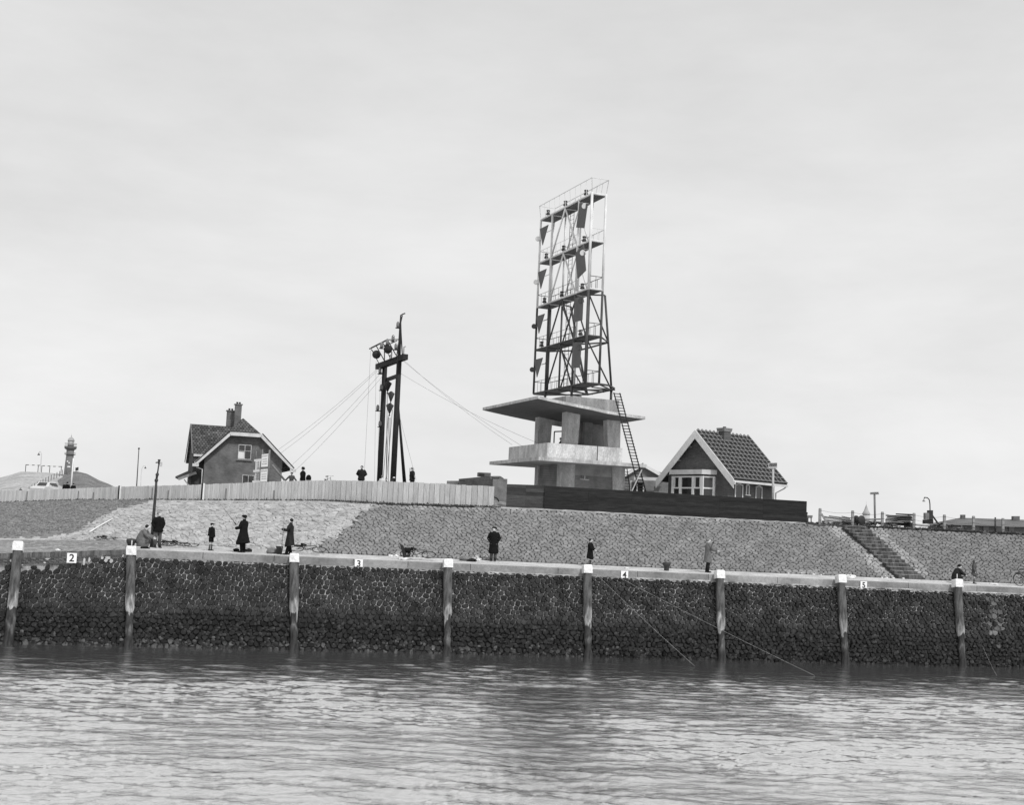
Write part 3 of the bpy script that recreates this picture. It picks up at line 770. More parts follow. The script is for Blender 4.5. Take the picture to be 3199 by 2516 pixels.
for px in (370, 630):
    A = cp3(px, .12); t = zat(A.x, A.y, lerp(px, FT)) + .03
    mb = MB(); mb.box((A.x, A.y, (A.z + t) / 2), (.11, .08, t - A.z + .1)); mb.build('post', M_['white'], pf)
    mb = MB(); mb.box((A.x - .13, A.y + .02, (A.z + t) / 2), (.13, .06, t - A.z + .1)); mb.build('post', M_['black'], pf)
for px in (80, 240, 287, 470, 520, 700, 850):
    A = cp3(px, .2); t = A.z + rf.uniform(.3, 1.0)
    mb = MB(); mb.box((A.x, A.y, (A.z + t) / 2), (.10, .06, t - A.z + .1)); mb.build('post', M_['timber'], pf)
def darkfence(name, x0, x1, t0, t1, rows, material, label, off, seg):
    r = empty(name, tuple(cp3((x0 + x1) / 2, off)), label, 'fence'); n = max(1, int((x1 - x0) / seg)); 
    mb = MB()
    for k in range(rows):
        xs = np.linspace(x0, x1, n + 1)
        for a, b in zip(xs[:-1], xs[1:]):
            A = cp3(a, off); B = cp3(b, off); za0, za1 = A.z - .08, zat(A.x, A.y, t0 + (t1 - t0) * (a - x0) / (x1 - x0)); zb0, zb1 = B.z - .08, zat(B.x, B.y, t0 + (t1 - t0) * (b - x0) / (x1 - x0))
            f0, f1 = k / rows, (k + .985) / rows; sh = Vector((0, rf.uniform(0, .025), 0)); q = (B - A) * .001
            pts = [A + q + sh, B - q + sh]; lo = (za0 + (za1 - za0) * f0, zb0 + (zb1 - zb0) * f0); hi = (za0 + (za1 - za0) * f1, zb0 + (zb1 - zb0) * f1)
            mb.prism([(pts[0].x, pts[0].y, lo[0]), (pts[1].x, pts[1].y, lo[1]), (pts[1].x, pts[1].y, hi[1]), (pts[0].x, pts[0].y, hi[0])], (0, .03, 0)); mb.t[-6:] = [rf.uniform(.6, 1.4)] * 6
    mb.build('planks', material, r)
    mb = MB(); A = cp3(x0 + 1, off + .045); B = cp3(x1 - 1, off + .045); nn_ = 12
    for a, b in zip(np.linspace(x0 + 1, x1 - 1, nn_)[:-1], np.linspace(x0 + 1, x1 - 1, nn_)[1:]):
        A = cp3(a, off + .06); B = cp3(b, off + .06); ta = zat(A.x, A.y, t0 + (t1 - t0) * (a - x0) / (x1 - x0)) - .05; tb = zat(B.x, B.y, t0 + (t1 - t0) * (b - x0) / (x1 - x0)) - .05
        mb.prism([(A.x, A.y, A.z - .05), (B.x, B.y, B.z - .05), (B.x, B.y, tb), (A.x, A.y, ta)], (0, .02, 0))
    mb.build('backing_boards', M_['tar'], r)
    for a in np.linspace(x0 + 4, x1 - 4, max(2, n // 1 + 1)):
        A = cp3(a, off + .15); t = zat(A.x, A.y, t0 + (t1 - t0) * (a - x0) / (x1 - x0)) - .06; mb = MB(); mb.box((A.x, A.y, (A.z + t) / 2), (.10, .09, t - A.z)); mb.build('post', M_['tar'], r)
    return r
dm = mat('tarred_planks', 0.017, 0.5, 2.5, rough=.75, tone=True, stretch=(.6, .6, 6), fine=.4)
darkfence('board_fence', 1577, 1697, 1513, 1517, 7, mat('grey_planks', 0.055, 0.35, 2.5, tone=True, stretch=(.6, .6, 6), fine=.4), 'short grey-brown plank fence between the stone pier and the black plank fence', .35, 60)
darkfence('tarred_fence', 1697, 2518, 1518, 1567, 9, dm, 'long black tarred plank fence below the signal tower and the tiled-batten house', .2, 118)

# dry tufts along the foot of the fences and on the crest at the right
mb = MB(); rt = random.Random(4)
for i in range(2600):
    px = rt.choice((rt.uniform(-200, 1000), rt.uniform(1000, 1560), rt.uniform(2520, 3250), rt.uniform(2520, 3250)))
    c = cp3(px, rt.uniform(-.35, .05) if px < 1600 else rt.uniform(0.0, 1.8)); h = rt.uniform(.04, .15) * (1.0 if px > 2520 else .9) * (1.6 if rt.random() < .04 else 1); a = rt.uniform(0, 3.14); w = rt.uniform(.05, .14)
    d = Vector((math.cos(a) * w, math.sin(a) * w, 0)); tip = Vector((rt.uniform(-.06, .06), rt.uniform(-.06, .06), h))
    mb.add([c - d, c + d, c + tip + d * .15, c + tip - d * .15], [(0, 1, 2, 3)])
mb.build('grass_tufts', mat('dead_grass', .10, .4, 3), kind='stuff', label='tufts of dead grass along the crest and fence foot', cat='grass')
# pale sandy verge under the dark fence
mb = MB(); pxs = np.arange(1480, 2530, 15.0)
for a, b in zip(pxs[:-1], pxs[1:]):
    q = [sl(a, .962) , sl(b, .962), cp3(b, .3), cp3(a, .3)]
    mb.add([p + Vector((0, 0, .05 + .02 * vn(p.x, p.y, 2))) for p in q], [(0, 1, 2, 3)])
mb.build('sand_verge', mat('pale_sand', .42, .3, 2.5, bump=.6, fine=.3), kind='structure')

# ================================================================== signal tower
AH = R(22.1); TA = Vector((-math.sin(AH), math.cos(AH), 0)); TB = Vector((math.cos(AH), math.sin(AH), 0))
YT = 88.0
F0 = P(1683, 1436, YT)
FX = Vector((F0.x, F0.y, 0))
def T(a, b, z): return FX + TA * a + TB * b + Vector((0, 0, z))
def slabfrom(tops, th): return tops, th
tw = empty('signal_tower', tuple(T(5, 4, 7.3)), 'unfinished concrete signal tower carrying a tall steel frame of triangles and boards', 'tower')
# lower slab
z0 = zat(FX.x, FX.y, 1428)
lo_w = along(FX, TB, 2020, z0); lo_l = along(FX, TA, 1529, z0)
mb = MB(); mb.quadslab([T(0, 0, z0), T(0, lo_w, z0), T(lo_l, lo_w, z0), T(lo_l, 0, z0)], .24); mb.build('lower_slab', M_['concrete'], tw)
# roof slab: its near corner is kicked up
oF = P(1681, 1237, YT - .6); RF = Vector((oF.x, oF.y, 0))
rw = along(RF, TB, 2018, oF.z); rl = along(RF, TA, 1508, oF.z)
def RT(a, b, z): return RF + TA * a + TB * b + Vector((0, 0, z))
zr = [zat(*RT(0, 0, 0).xy, 1237), zat(*RT(0, rw, 0).xy, 1302), 0, zat(*RT(rl, 0, 0).xy, 1274)]
print('ROOF', zr, oF, rl, rw, 'slab', z0, lo_l, lo_w)
NG = 8
mb = MB(); top = []; botm = []
zr[2] = zr[3] - .9
for i in range(NG + 1):
    for j in range(NG + 1):
        u, v = i / NG, j / NG; z = (1 - u) * (1 - v) * zr[0] + (1 - u) * v * zr[1] + u * v * zr[2] + u * (1 - v) * zr[3]
        z -= .32 * (v ** 1.0) * (1 - v) * (1 if v > .5 else .6) * 1.6
        top.append(RT(rl * u, rw * v, z)); th = .20 + .10 * min(1, 4 * min(u, v, 1 - v, 1 - u)); botm.append(RT(rl * u, rw * v, z - th))
N1 = NG + 1; fs = []
for i in range(NG):
    for j in range(NG):
        k = i * N1 + j; fs.append((k, k + 1, k + N1 + 1, k + N1)); fs.append(tuple(q + N1 * N1 for q in (k + N1, k + N1 + 1, k + 1, k)))
rim = [(0, j) for j in range(NG)] + [(i, NG) for i in range(NG)] + [(NG, j) for j in range(NG, 0, -1)] + [(i, 0) for i in range(NG, 0, -1)]
for q, r_ in zip(rim, rim[1:] + rim[:1]):
    a, b = q[0] * N1 + q[1], r_[0] * N1 + r_[1]; fs.append((a, b, b + N1 * N1, a + N1 * N1))
mb.add(top + botm, fs); rs = mb.build('roof_slab', M_['concrete'], tw); rs.data.materials.append(M_['soffit_shade'])
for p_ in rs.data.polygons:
    if p_.normal.z < -.7: p_.material_index = 1  # downward faces take the grey with the shade painted in
def roofz(p):      # underside height over plan point p
    q = Vector((p.x, p.y, 0)) - RF; u = min(1, max(0, q.dot(TA) / rl)); v = min(1, max(0, q.dot(TB) / rw))
    return (1 - u) * (1 - v) * zr[0] + (1 - u) * v * zr[1] + u * v * zr[2] + u * (1 - v) * zr[3] - .32 * v * (1 - v) * (1 if v > .5 else .6) * 1.6
# parapet: hollow box on the lower slab
pa, pb = 1.0, along(T(1.0, 0, 0), TB, 1711, z0 + 1)
o_ = T(pa, pb, 0); zp = zat(o_.x, o_.y, 1383.5)
pl_ = along(o_, TA, 1590, zp); pw_ = along(o_, TB, 1945, zp)
mb = MB(); th = .16
def wall(mb, p, q, zb, zt, t, inward):
    p, q = Vector(p), Vector(q); mb.prism([(p.x, p.y, zb), (q.x, q.y, zb), (q.x, q.y, zt), (p.x, p.y, zt)], Vector(inward) * t)
for (a0, b0, a1, b1, inn) in ((0, 0, 0, pw_, TA), (th, 0, pl_ - th, 0, TB), (pl_ - th, 0, pl_ - th, pw_, TA), (th, pw_ - th, pl_ - th, pw_ - th, TB)):
    wall(mb, T(pa + a0, pb + b0, 0), T(pa + a1, pb + b1, 0), z0, zp, th, inn)
mb.build('parapet', mat('parapet_concrete', 0.56, 0.3, 1.6, bump=0.3, bscale=6, fine=.25, stretch=(1.4, 1.4, .5)), tw)
mb = MB(); wall(mb, T(pa - .05, pb + .1, 0), T(pa - .05, pb + pw_ * .97, 0), z0 + .004, z0 + .10, .045, TA); mb.build('parapet_ledge', M_['concrete'], tw)
# upper storey piers
pr_a = pa + .9; o2 = T(pr_a, 0, 0); zc_ = z0 + 2.5
b1 = along(o2, TB, 1766, zc_); b1e = along(o2, TB, 1812, zc_); b3 = along(o2, TB, 1895, zc_); b3e = along(o2, TB, 1938, zc_)
dep = .62
far_a = pr_a + along(T(pr_a, b1, 0), TA, 1681, zc_)
def pier(b0, b0b, b1_, b1b, a, d, zb, zt, mb):
    """tapering slab: b0..b1 at the top, b0b..b1b at the foot"""
    mb.prism([T(a, b0b, zb), T(a, b1b, zb), T(a, b1_, zt), T(a, b0, zt)], TA * d)
for (x0, x1, y0, y1, a) in ((b1, b1 + .02, b1e, b1e - .16, pr_a), (b3, b3 + .28, b3e, b3e + .06, pr_a), (b1, b1, b1 + 1.15, b1 + 1.0, far_a), (b3 + .4, b3 + .6, b3e + .3, b3e + .3, far_a)):
    mb = MB(); zt = roofz(T(a, (x0 + y0) / 2, 0)) - .16
    pier(x0, x1, y0, y1, a, dep, z0, zt, mb); mb.build('pier', M_['concrete'], tw)
# core wall inside, door frame, lintel panel over the side opening
mb = MB(); cw = pr_a + 3.4
zt = roofz(T(cw, b1 + 2.5, 0)) - .15
wall(mb, T(cw, b1 + 1.7, 0), T(cw, b3e + .6, 0), z0, zt, .2, TA)
wall(mb, T(cw - .6, b1 + 2.9, 0), T(cw - .6, b1 + 3.5, 0), z0, zt, .5, TA)
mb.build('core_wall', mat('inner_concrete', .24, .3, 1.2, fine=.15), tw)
mb = MB(); d0 = T(far_a - .2, b1 + 1.25, 0)
for p, q in (((0, 0), (0, 2.4)), ((0, 2.4), (1.5, 2.55)), ((1.5, 0), (1.5, 2.55))):
    mb.bar(d0 + TB * p[0] + Vector((0, 0, z0 + p[1])), d0 + TB * q[0] + Vector((0, 0, z0 + q[1])), .09)
mb.build('door_frame', M_['black'], tw)
mb = MB(); zt = roofz(T(far_a, b1 + 1.5, 0)) - .15; wall(mb, T(far_a + .01, b1 + 1.15, 0), T(far_a + .01, b3 + .4, 0), zt - .45, zt, .2, TA); mb.build('lintel', M_['concrete'], tw)
# cable conduit down the parapet
mb = MB(); q = T(pa - .03, pb + pw_ * .66, 0); mb.tube([q + Vector((0, 0, z0 - .05)), q + Vector((0, 0, zp + .1))], .025); mb.build('conduit', M_['darksteel'], tw)
# ground storey: piers and brick infill
zb = 7.0; zt = z0 - .24
o2 = T(pr_a, 0, 0); g1 = along(o2, TB, 1750, 9.5); g1e = along(o2, TB, 1795, 9.5); g3 = along(o2, TB, 1914, 9.5); g3e = along(o2, TB, 1951, 9.5)
fa = pr_a + along(T(pr_a, g1, 0), TA, 1669, 9.5)
for (x0, x1, y0, y1, a) in ((g1, g1, g1e, g1e, pr_a), (g3 - .1, g3 + .2, g3e, g3e + .05, pr_a), (g1, g1, g1 + 1, g1 + 1, fa - dep)):
    mb = MB(); pier(x0, x1, y0, y1, a, dep, zb, zt, mb); mb.build('pier', M_['concrete'], tw)
mb = MB(); wall(mb, T(pr_a + .12, g1e, 0), T(pr_a + .12, g3, 0), zb, zt - .75, .2, TA); wall(mb, T(pr_a + dep, g1 + .12, 0), T(fa - dep, g1 + .12, 0), zb, zt, .2, TB)
wall(mb, T(fa - .3, g1 + 1, 0), T(fa - .3, g3e, 0), zb, zt, .2, TA); wall(mb, T(pr_a + dep, g3e - .3, 0), T(fa - .3, g3e - .3, 0), zb, zt, .2, TB)
mb.build('brick_infill', M_['brickdark'], tw)
mb = MB(); wall(mb, T(pr_a + .05, g1e, 0), T(pr_a + .05, g3, 0), zt - .75, zt, .3, TA); mb.build('beam', mat('beam_concrete', .34, .25, 1.2, fine=.15), tw)
wx = along(T(pr_a + .08, 0, 0), TB, 1815, 9.3); wy = along(T(pr_a + .08, 0, 0), TB, 1836, 9.3); zq = zat(*T(pr_a + .08, wx, 0).xy, 1497)
win = MB(); wall(win, T(pr_a + .09, wx, 0), T(pr_a + .09, wy, 0), zq, zq + .32, .05, TA); wo_ = win.build('window', M_['glass'], tw)
mb = MB(); mid = (wx + wy) / 2; wall(mb, T(pr_a + .06, mid - .03, 0), T(pr_a + .06, mid + .03, 0), zq, zq + .32, .06, TA); wall(mb, T(pr_a + .05, wx - .08, 0), T(pr_a + .05, wy + .08, 0), zq - .06, zq, .1, TA)
mb.build('window_frame', M_['offwhite'], wo_)
mb = MB(); c = T(pr_a + dep + 1.5, g1 + .10, 8.9); mb.ball(c, .16, .05, .33, rot=Matrix.Rotation(AH, 3, 'Z')); mb.build('porthole', M_['glass'], tw)
# upstand block on the roof that carries the frame
YL = 92.0
LC = P(1850, 605, YL); LX = Vector((LC.x, LC.y, 0))
zl = [zat(LX.x, LX.y, r_) for r_ in (604, 751, 901, 1048, 1197)]
LL = along(LX, TA, 1690, zl[0]); LW = along(LX, TB, 1893.5, zl[0])
def LP(a, b, z): return LX + TA * a + TB * b + Vector((0, 0, z))
ub = T(0, 0, 0) + TA * 1.6; ub0 = along(ub, TB, 1768, zr[0]); ub1 = along(ub, TB, 1934, zr[0])
ztop = zat(*(ub + TB * ub0).xy, 1237)
cor_ = [ub + TB * ub0, ub + TB * ub1, ub + TB * ub1 + TA * 5, ub + TB * ub0 + TA * 5]
tp_ = [Vector((q.x, q.y, ztop)) for q in cor_]; bt_ = [Vector((q.x, q.y, roofz(q) - .1)) for q in cor_]
mb = MB(); mb.add(bt_ + tp_, [(3, 2, 1, 0), (4, 5, 6, 7), (0, 1, 5, 4), (1, 2, 6, 5), (2, 3, 7, 6), (3, 0, 4, 7)]); mb.build('roof_block', mat('block_concrete', .27, .3, 1.6, bump=.3, fine=.2, stretch=(1.5, 1.5, .4)), tw)

# ---- steel frame
LV = dict(zip(range(1, 6), zl))
light = lambda k: 'lightsteel' if k <= 2 else 'darksteel'
cols_ = {'a': (0, 0), 'b': (0, LW), 'c': (LL * .235, 0), 'd': (LL * .235, LW), 'e': (LL * .755, 0), 'f': (LL * .755, LW), 'g': (LL, 0), 'h': (LL, LW)}
rad = {'a': .10, 'b': .09, 'c': .085, 'd': .075, 'e': .085, 'f': .08, 'g': .09, 'h': .11}
for k_, (a, b) in cols_.items():
    zs = [(zl[0] + .12, zl[2] - .1, 'lightsteel'), (zl[2] - .1, zl[4] - (.55 if k_ in 'ce' else 0), 'darksteel')]
    up = MB(); up.tube([LP(a, b, zs[0][1]), LP(a, b, zs[0][0])], rad[k_], n=10); c1 = up.build('column', M_['lightsteel'], tw)
    dn = MB(); dn.tube([LP(a, b, zs[1][1]), LP(a, b, zs[1][0])], rad[k_], n=10); dn.build('column_foot', M_['darksteel'], c1)
rear = {3: (1.7, 2.3), 4: (2.1, 2.95), 5: (2.6, 3.65)}
for mir in (0, 1):
    pts = [LP((LL - a) if mir else a, b * .95, LV[k]) for k, (a, b) in rear.items()]
    mb = MB(); mb.tube(pts, .085, n=10); mb.build('rear_leg', M_['darksteel'], tw)
    mb = MB(); mb.tube([LP(LL * (.765 if mir else .235), LW, LV[3]), pts[0]], .06, n=8)
    for k in (4, 5):
        mb.tube([LP(LL * (1 if mir else 0), LW, LV[k]), pts[k - 3]], .06, n=8); mb.tube([LP(LL * (.5), LW, LV[k]), pts[k - 3]], .06, n=8)
        mb.tube([LP(LL * (.765 if mir else .235), LW, LV[k - 1]), pts[k - 3]], .06, n=8)
    mb.build('rear_bracing', M_['darksteel'], tw)
for k in (4, 5):
    mb = MB(); mb.tube([LP(rear[k][0], rear[k][1] * .95, LV[k]), LP(LL - rear[k][0], rear[k][1] * .95, LV[k])], .07, n=8); mb.build('rear_chord', M_['darksteel'], tw)
for k in range(1, 6):
    z = LV[k]; pm_ = MB(); pm_.box(LP(LL / 2, LW / 2, z - .05), (LW - .02, LL, .07), rz=AH)
    pt = pm_.build('platform', M_['platform'], tw)
    mb = MB(); c4 = [LP(0, 0, z), LP(0, LW, z), LP(LL, LW, z), LP(LL, 0, z)]
    r_ = .075
    for p, q in zip(c4, c4[1:] + c4[:1]): mb.tube([p, q], r_, n=8)
    for t in (.25, .5, .75): mb.tube([LP(LL * t, 0, z - .12), LP(LL * t, LW, z - .12)], .04, n=6)
    if k == 5:
        mb.tube([LP(0, 0, z), LP(-.25, 1.0, z), LP(0, 2.0, z - .02), LP(1.2, 3.0, z - .03), LP(2.6, 3.5, z - .03)], .07, n=8)
        for a in (1.2, 3, 5, 7): mb.tube([LP(a, LW, z - .1), LP(a + .3, 3.2, z - .12)], .05, n=6)
    mb.build('deck_beam', M_[light(k) if k != 3 else 'lightsteel'], pt)
    # handrail
    mb = MB(); hgt = 1.15 if k == 1 else .95; fl = .12 if k == 1 else 0
    rc = [LP(-fl, -fl, z + hgt), LP(-fl, LW + fl, z + hgt), LP(LL + fl, LW + fl, z + hgt), LP(LL + fl, -fl, z + hgt)]
    rc0 = [LP(0, 0, z), LP(0, LW, z), LP(LL, LW, z), LP(LL, 0, z)]
    for i in range(4):
        if k > 1 and i == 3: continue
        p, q, p0, q0 = rc[i], rc[(i + 1) % 4], rc0[i], rc0[(i + 1) % 4]; mb.tube([p, q], .028, n=5)
        n_ = 10 if i in (1, 3) else 2
        for j in range(n_ + 1): mb.tube([p0.lerp(q0, j / n_), p.lerp(q, j / n_)], .02, n=5)
    if k > 1:
        for s0, s1 in ((.76, 1.0),):
            mb.tube([LP(LL * s0, 0, z + hgt), LP(LL * s1, 0, z + hgt)], .018, n=5)
            for j in range(4): a = LL * (s0 + (s1 - s0) * j / 3); mb.tube([LP(a, 0, z), LP(a, 0, z + hgt)], .014, n=5)
        mb.tube([LP(LL * .22, .05, z + hgt), LP(LL * .76, .05, z + hgt)], .016, n=5)
        for j in range(7): a = LL * (.22 + .54 * j / 6); mb.tube([LP(a, .05, z), LP(a, .05, z + hgt)], .012, n=5)
    mb.build('railing', M_[light(k)], pt)
    # lanterns
    for a in ((.88, .53, .14) if k < 4 else (.9, .14) if k == 4 else ()):
        q = LP(LL * a, .12, z)
        mb = MB(); mb.lathe(q, [(.12, 0), (.12, .10), (.07, .14), (.07, .2)], n=10); ln = mb.build('lantern', M_['white'] if k < 3 else M_['lightsteel'], pt)
        mb = MB(); mb.lathe(q + Vector((0, 0, .2)), [(.17, 0), (.17, .10), (.12, .12)], n=12); mb.lathe(q + Vector((0, 0, .5)), [(.11, -.03), (.15, 0), (.15, .07), (.06, .1)], n=12); mb.build('lantern_cap', M_['iron'], ln)
        mb = MB(); mb.lathe(q + Vector((0, 0, .32)), [(.115, 0), (.13, .07), (.115, .16)], n=12); mb.build('lens', M_['lensglass'], ln)
for k in range(1, 5):
    zt, zb_ = LV[k], LV[k + 1]; mm = M_[light(k)]
    for b, r_ in ((0, .068), (LW, .062)):
        for t in (.245, .745):
            mb = MB(); mb.tube([LP(LL * .5, b, zt - .08), LP(LL * t, b, zb_ + .05)], r_, n=8); mb.build('brace', mm, tw)
    # triangle day mark with its drum lamp
    hz = zt - .85
    mb = MB(); mb.prism([LP(LL * .955, -.2, hz), LP(LL * .78, -.2, hz), LP(LL * .885, -.2, hz - 1.45)], TB * -.05); tr = mb.build('triangle_mark', M_['midsteel'], tw)
    mb = MB(); mb.tube([LP(LL * .82, -.15, hz - .5), LP(LL * .757, -.02, hz - .45)], .028, n=6); mb.ball(LP(LL * .757, -.03, hz - .45), .08, n=8, m=6)
    mb.build('bracket', mm, tr)
    for a_, zz, rr3 in ((.985, hz - .75, .2), (.07, zt - .85, .22)):
        c = LP(LL * a_, -.25, zz); mb = MB(); ax = (TB * -.75 - TA * .66).normalized(); mb.lathe(c + ax * .08, [(.02, -.3), (rr3 * .8, -.22), (rr3, -.1), (rr3, 0), (rr3 * .9, .02)], n=14, axis=ax); mb.tube([c, LP(LL * min(1, a_), 0, zz - .05)], .025, n=5)
        mb.build('drum_lamp', M_['lightsteel'] if k < 3 else M_['darksteel'], tw)
    # hinged board
    px_t = {1: 1824, 2: 1811, 3: 1810, 4: 1804}[k]; px_b = {1: 1813, 2: 1818, 3: 1806, 4: 1798}[k]; rt_ = {1: 636, 2: 778, 3: 928, 4: 1070}[k]; rb_ = {1: 712, 2: 858, 3: 1004, 4: 1150}[k]
    mid = LP(LL * .14, -.2, 0)
    at = along(LP(0, -.2, 0), TA, px_t, zt - .8); ab = along(LP(0, -.2, 0), TA, px_b, zt - 2.8)
    zt_ = zat(*LP(at, -.2, 0).xy, rt_); zb2 = zat(*LP(ab, -.2, 0).xy, rb_); d = (LP(ab, -.2, zb2) - LP(at, -.2, zt_)); ax = d.normalized(); sd = ax.cross(TB).normalized()
    if sd.dot(TA) < 0: sd = -sd
    A0, B0 = LP(at, -.2, zt_), LP(ab, -.2, zb2); hw = .72
    mb = MB(); mb.prism([A0 - sd * hw, A0 + sd * hw, B0 + sd * hw, B0 - sd * hw], TB * -.05); bd = mb.build('board_mark', M_['midsteel'], tw)
    mb = MB(); mb.tube([A0.lerp(B0, .4) - TB * -.02, A0.lerp(B0, .4) + TB * .2], .04, n=6); mb.build('pivot', mm, bd)
# inner ladder
mb = MB(); a0, b0 = LL * .56, LW * .75
for sgn in (-.17, .17): mb.tube([LP(a0 + sgn * 2, b0, zl[4]), LP(a0 + sgn * 2, b0, zl[0])], .022, n=5)
z = zl[4] + .2
while z < zl[0]: mb.tube([LP(a0 - .34, b0, z), LP(a0 + .34, b0, z)], .014, n=4); z += .32
mb.build('ladder', M_['darksteel'], tw)
mb = MB(); mb.tube([LP(LL * .40, LW * .8, zl[4]), LP(LL * .40, LW * .8, zl[0])], .07, n=8); mb.build('conduit', M_['lightsteel'], tw)
# feet
mb = MB()
for a, b in ((LL * .235, 0), (LL * .755, 0), (2.6, 3.45)):
    p = LP(a, b, zl[4]); zf = roofz(p) if a < 8 else roofz(p)
    q = LP(a, b, max(zf, ztop if b > 0 or a < 4 else zf) - .02); mb.tube([q, p], .10, n=10)
    mb.lathe(q, [(.3, 0), (.2, .14), (.09, .34)], n=10)
mb.build('frame_foot', M_['darksteel'], tw)

# ---- ladders beside the tower
def ladder(name, p0, p1, w, label, rungs, wd, matn='tar', r=.035):
    p0, p1 = Vector(p0), Vector(p1); rt = empty(name, tuple(p0), label, 'ladder'); wd = Vector(wd).normalized()
    for sg in (-1, 1):
        mb = MB(); mb.tube([p0 + wd * sg * w / 2, p1 + wd * sg * w / 2], r, n=7); mb.build('rail', M_[matn], rt)
    mb = MB()
    for i in range(rungs):
        c = p0.lerp(p1, (i + .7) / rungs); mb.tube([c - wd * w * .66, c + wd * w * .66], r * .75, n=6)
    mb.build('rungs', M_[matn], rt); return rt
lt = P(1927, 1228, 85.6); lb = P(2010, 1545, 83.5)
ladder('wooden_ladder', lb, lt, .42, 'long black ladder leaning against the right side of the signal tower', 34, (1, .25, 0), r=.042)
ladder('wooden_ladder', P(1962, 1545, 97), P(1950, 1462, 94), .5, 'short black ladder half hidden beside the tower foot', 9, (.7, -.7, 0))
mb = MB(); mb.bar(P(1967, 1550, 83.2), P(2005, 1468, 83.4), .09, .05); mb.build('plank', M_['paletimber'], label='pale plank slanting across the foot of the long ladder', cat='plank')
# ================================================================== old signal mast
MR0 = P(1238, 1300, 98); MX = Vector((MR0.x, MR0.y, 0)); MDs = along(MX, TA, 1195, MR0.z)
def MP(a, b, z): return MX + TA * a + TB * b + Vector((0, 0, z))
ms = empty('signal_mast', tuple(MP(MDs / 2, 0, 8.1)), 'black twin-pole signal mast with two hanging balls and three cones, held by wires', 'mast')
zR0, zR1 = 8.0, zat(MX.x, MX.y, 1112); zL1 = zat(*MP(MDs, 0, 0).xy, 1140)
pl0 = along(MX, TA, 1188, 9); 
for a, px0, px1, zt in ((0, 1228, 1247, zR1), (MDs, 1186, 1203, zL1 + .1)):
    fo = MP(a, 0, 8.0); yb = fo.y; b_ = P(px0, 1500, yb); t_ = P(px1, 1130, yb); d = (t_ - b_); d = d / d.z
    mb = MB(); mb.tube([b_ + d * (7.6 - b_.z), b_ + d * (zt - b_.z)], [.24, .20], n=10); mb.build('pole', M_['tar'], ms)
TL = P(1180, 1147, MP(MDs * 1.15, 0, 0).y); TR = P(1267, 1115, MP(-1.0, 0, 0).y)
mb = MB(); mb.bar(TL, TR, .42, .42); mb.build('crossbeam', M_['tar'], ms)
mb = MB(); mb.bar(P(1209, 1187, MP(MDs, 0, 0).y), P(1242, 1175, MP(0, 0, 0).y), .22, .26); mb.build('crossbeam', M_['tar'], ms)
# top frame with the balls
Yb = MP(MDs * .6, 0, 0).y
fr = [P(1155, 1090, Yb + .5), P(1210, 1062, Yb - 2.2), P(1245, 1061, Yb - 2.6)]
mb = MB(); mb.tube(fr[:2], .06, n=6); mb.tube(fr[1:], .04, n=6)
mb.tube([P(1190, 1087, Yb + 1), P(1240, 1065, Yb - 2)], .035, n=6)
for (x0, y0, x1, y1, dy) in ((1175, 1080, 1201, 1128, 0), (1212, 1064, 1237, 1110, -2), (1201, 1098, 1201, 1130, 0), (1219, 1108, 1218, 1126, -1), (1224, 1100, 1223, 1124, -1.5), (1160, 1092, 1168, 1103, .4), (1196, 1072, 1202, 1082, -1.4)):
    mb.tube([P(x0, y0, Yb + dy), P(x1, y1, Yb + dy)], .045, n=6)
mb.build('top_frame', M_['black'], ms)
for i, (x, y) in enumerate(((1176, 1108), (1212, 1092))):
    c = P(x, y, Yb - .6 * (i + 1)); mb = MB(); mb.ball(c, .335, n=20, m=14); bl = mb.build('signal_ball', mat('ball_canvas', .028, .3, 5), ms)
    mb = MB(); mb.tube([c + Vector((0, 0, -.3)), c + Vector((.18, 0, -.6))], .03); mb.tube([c + Vector((.18, 0, -.6)), P(x + 8, y + 35, Yb)], .03); mb.build('ball_rod', M_['black'], bl)
mb = MB(); YR = MX.y
tp = [P(1247, 1118, YR), P(1249, 1060, YR), P(1250, 1020, YR), P(1252, 985, YR), P(1258, 982, YR), P(1266, 979, YR)]
mb.tube(tp[:4] + tp[4:], [.12, .11, .07, .05, .05, .05], n=7)
mb.tube([P(1257, 1112, YR), P(1253, 1040, YR), P(1252, 1008, YR), P(1257, 985, YR)], .05, n=6)
mb.tube([P(1238, 1122, YR), P(1247, 1062, YR)], .045, n=6); mb.tube([P(1250, 1112, YR), P(1251, 1050, YR)], .05, n=6)
mb.tube([P(1261, 1113, YR), P(1262, 1084, YR), P(1268, 1083, YR)], .035, n=6)
mb.build('top_spar', M_['black'], ms)
def mlamp(x, y, dy=0, arm=None):
    c = P(x, y, YR + dy); mb = MB(); mb.lathe(c + Vector((0, 0, -.25)), [(.19, 0), (.19, .05), (.05, .07)], n=10)
    if arm: mb.tube([c + Vector((0, 0, -.22)), P(arm[0], arm[1], YR + dy)], .035, n=6)
    o = mb.build('lantern', M_['black'], ms); mb = MB(); mb.lathe(c + Vector((0, 0, -.18)), [(.10, 0), (.13, .12), (.12, .34), (.05, .46)], n=10); mb.build('lens', M_['lensglass'], o)
for q in ((1243, 1016, 0, (1247, 1026)), (1228, 1058, -2, None), (1237, 1084, -1, (1246, 1092)), (1187, 1160, 3, (1196, 1164)), (1191, 1212, 3, (1197, 1212)), (1180, 1276, 3, (1192, 1284)), (1187, 1326, 3, (1193, 1330)), (1192, 1080, 0, None), (1210, 1070, -2, None)): mlamp(*q)
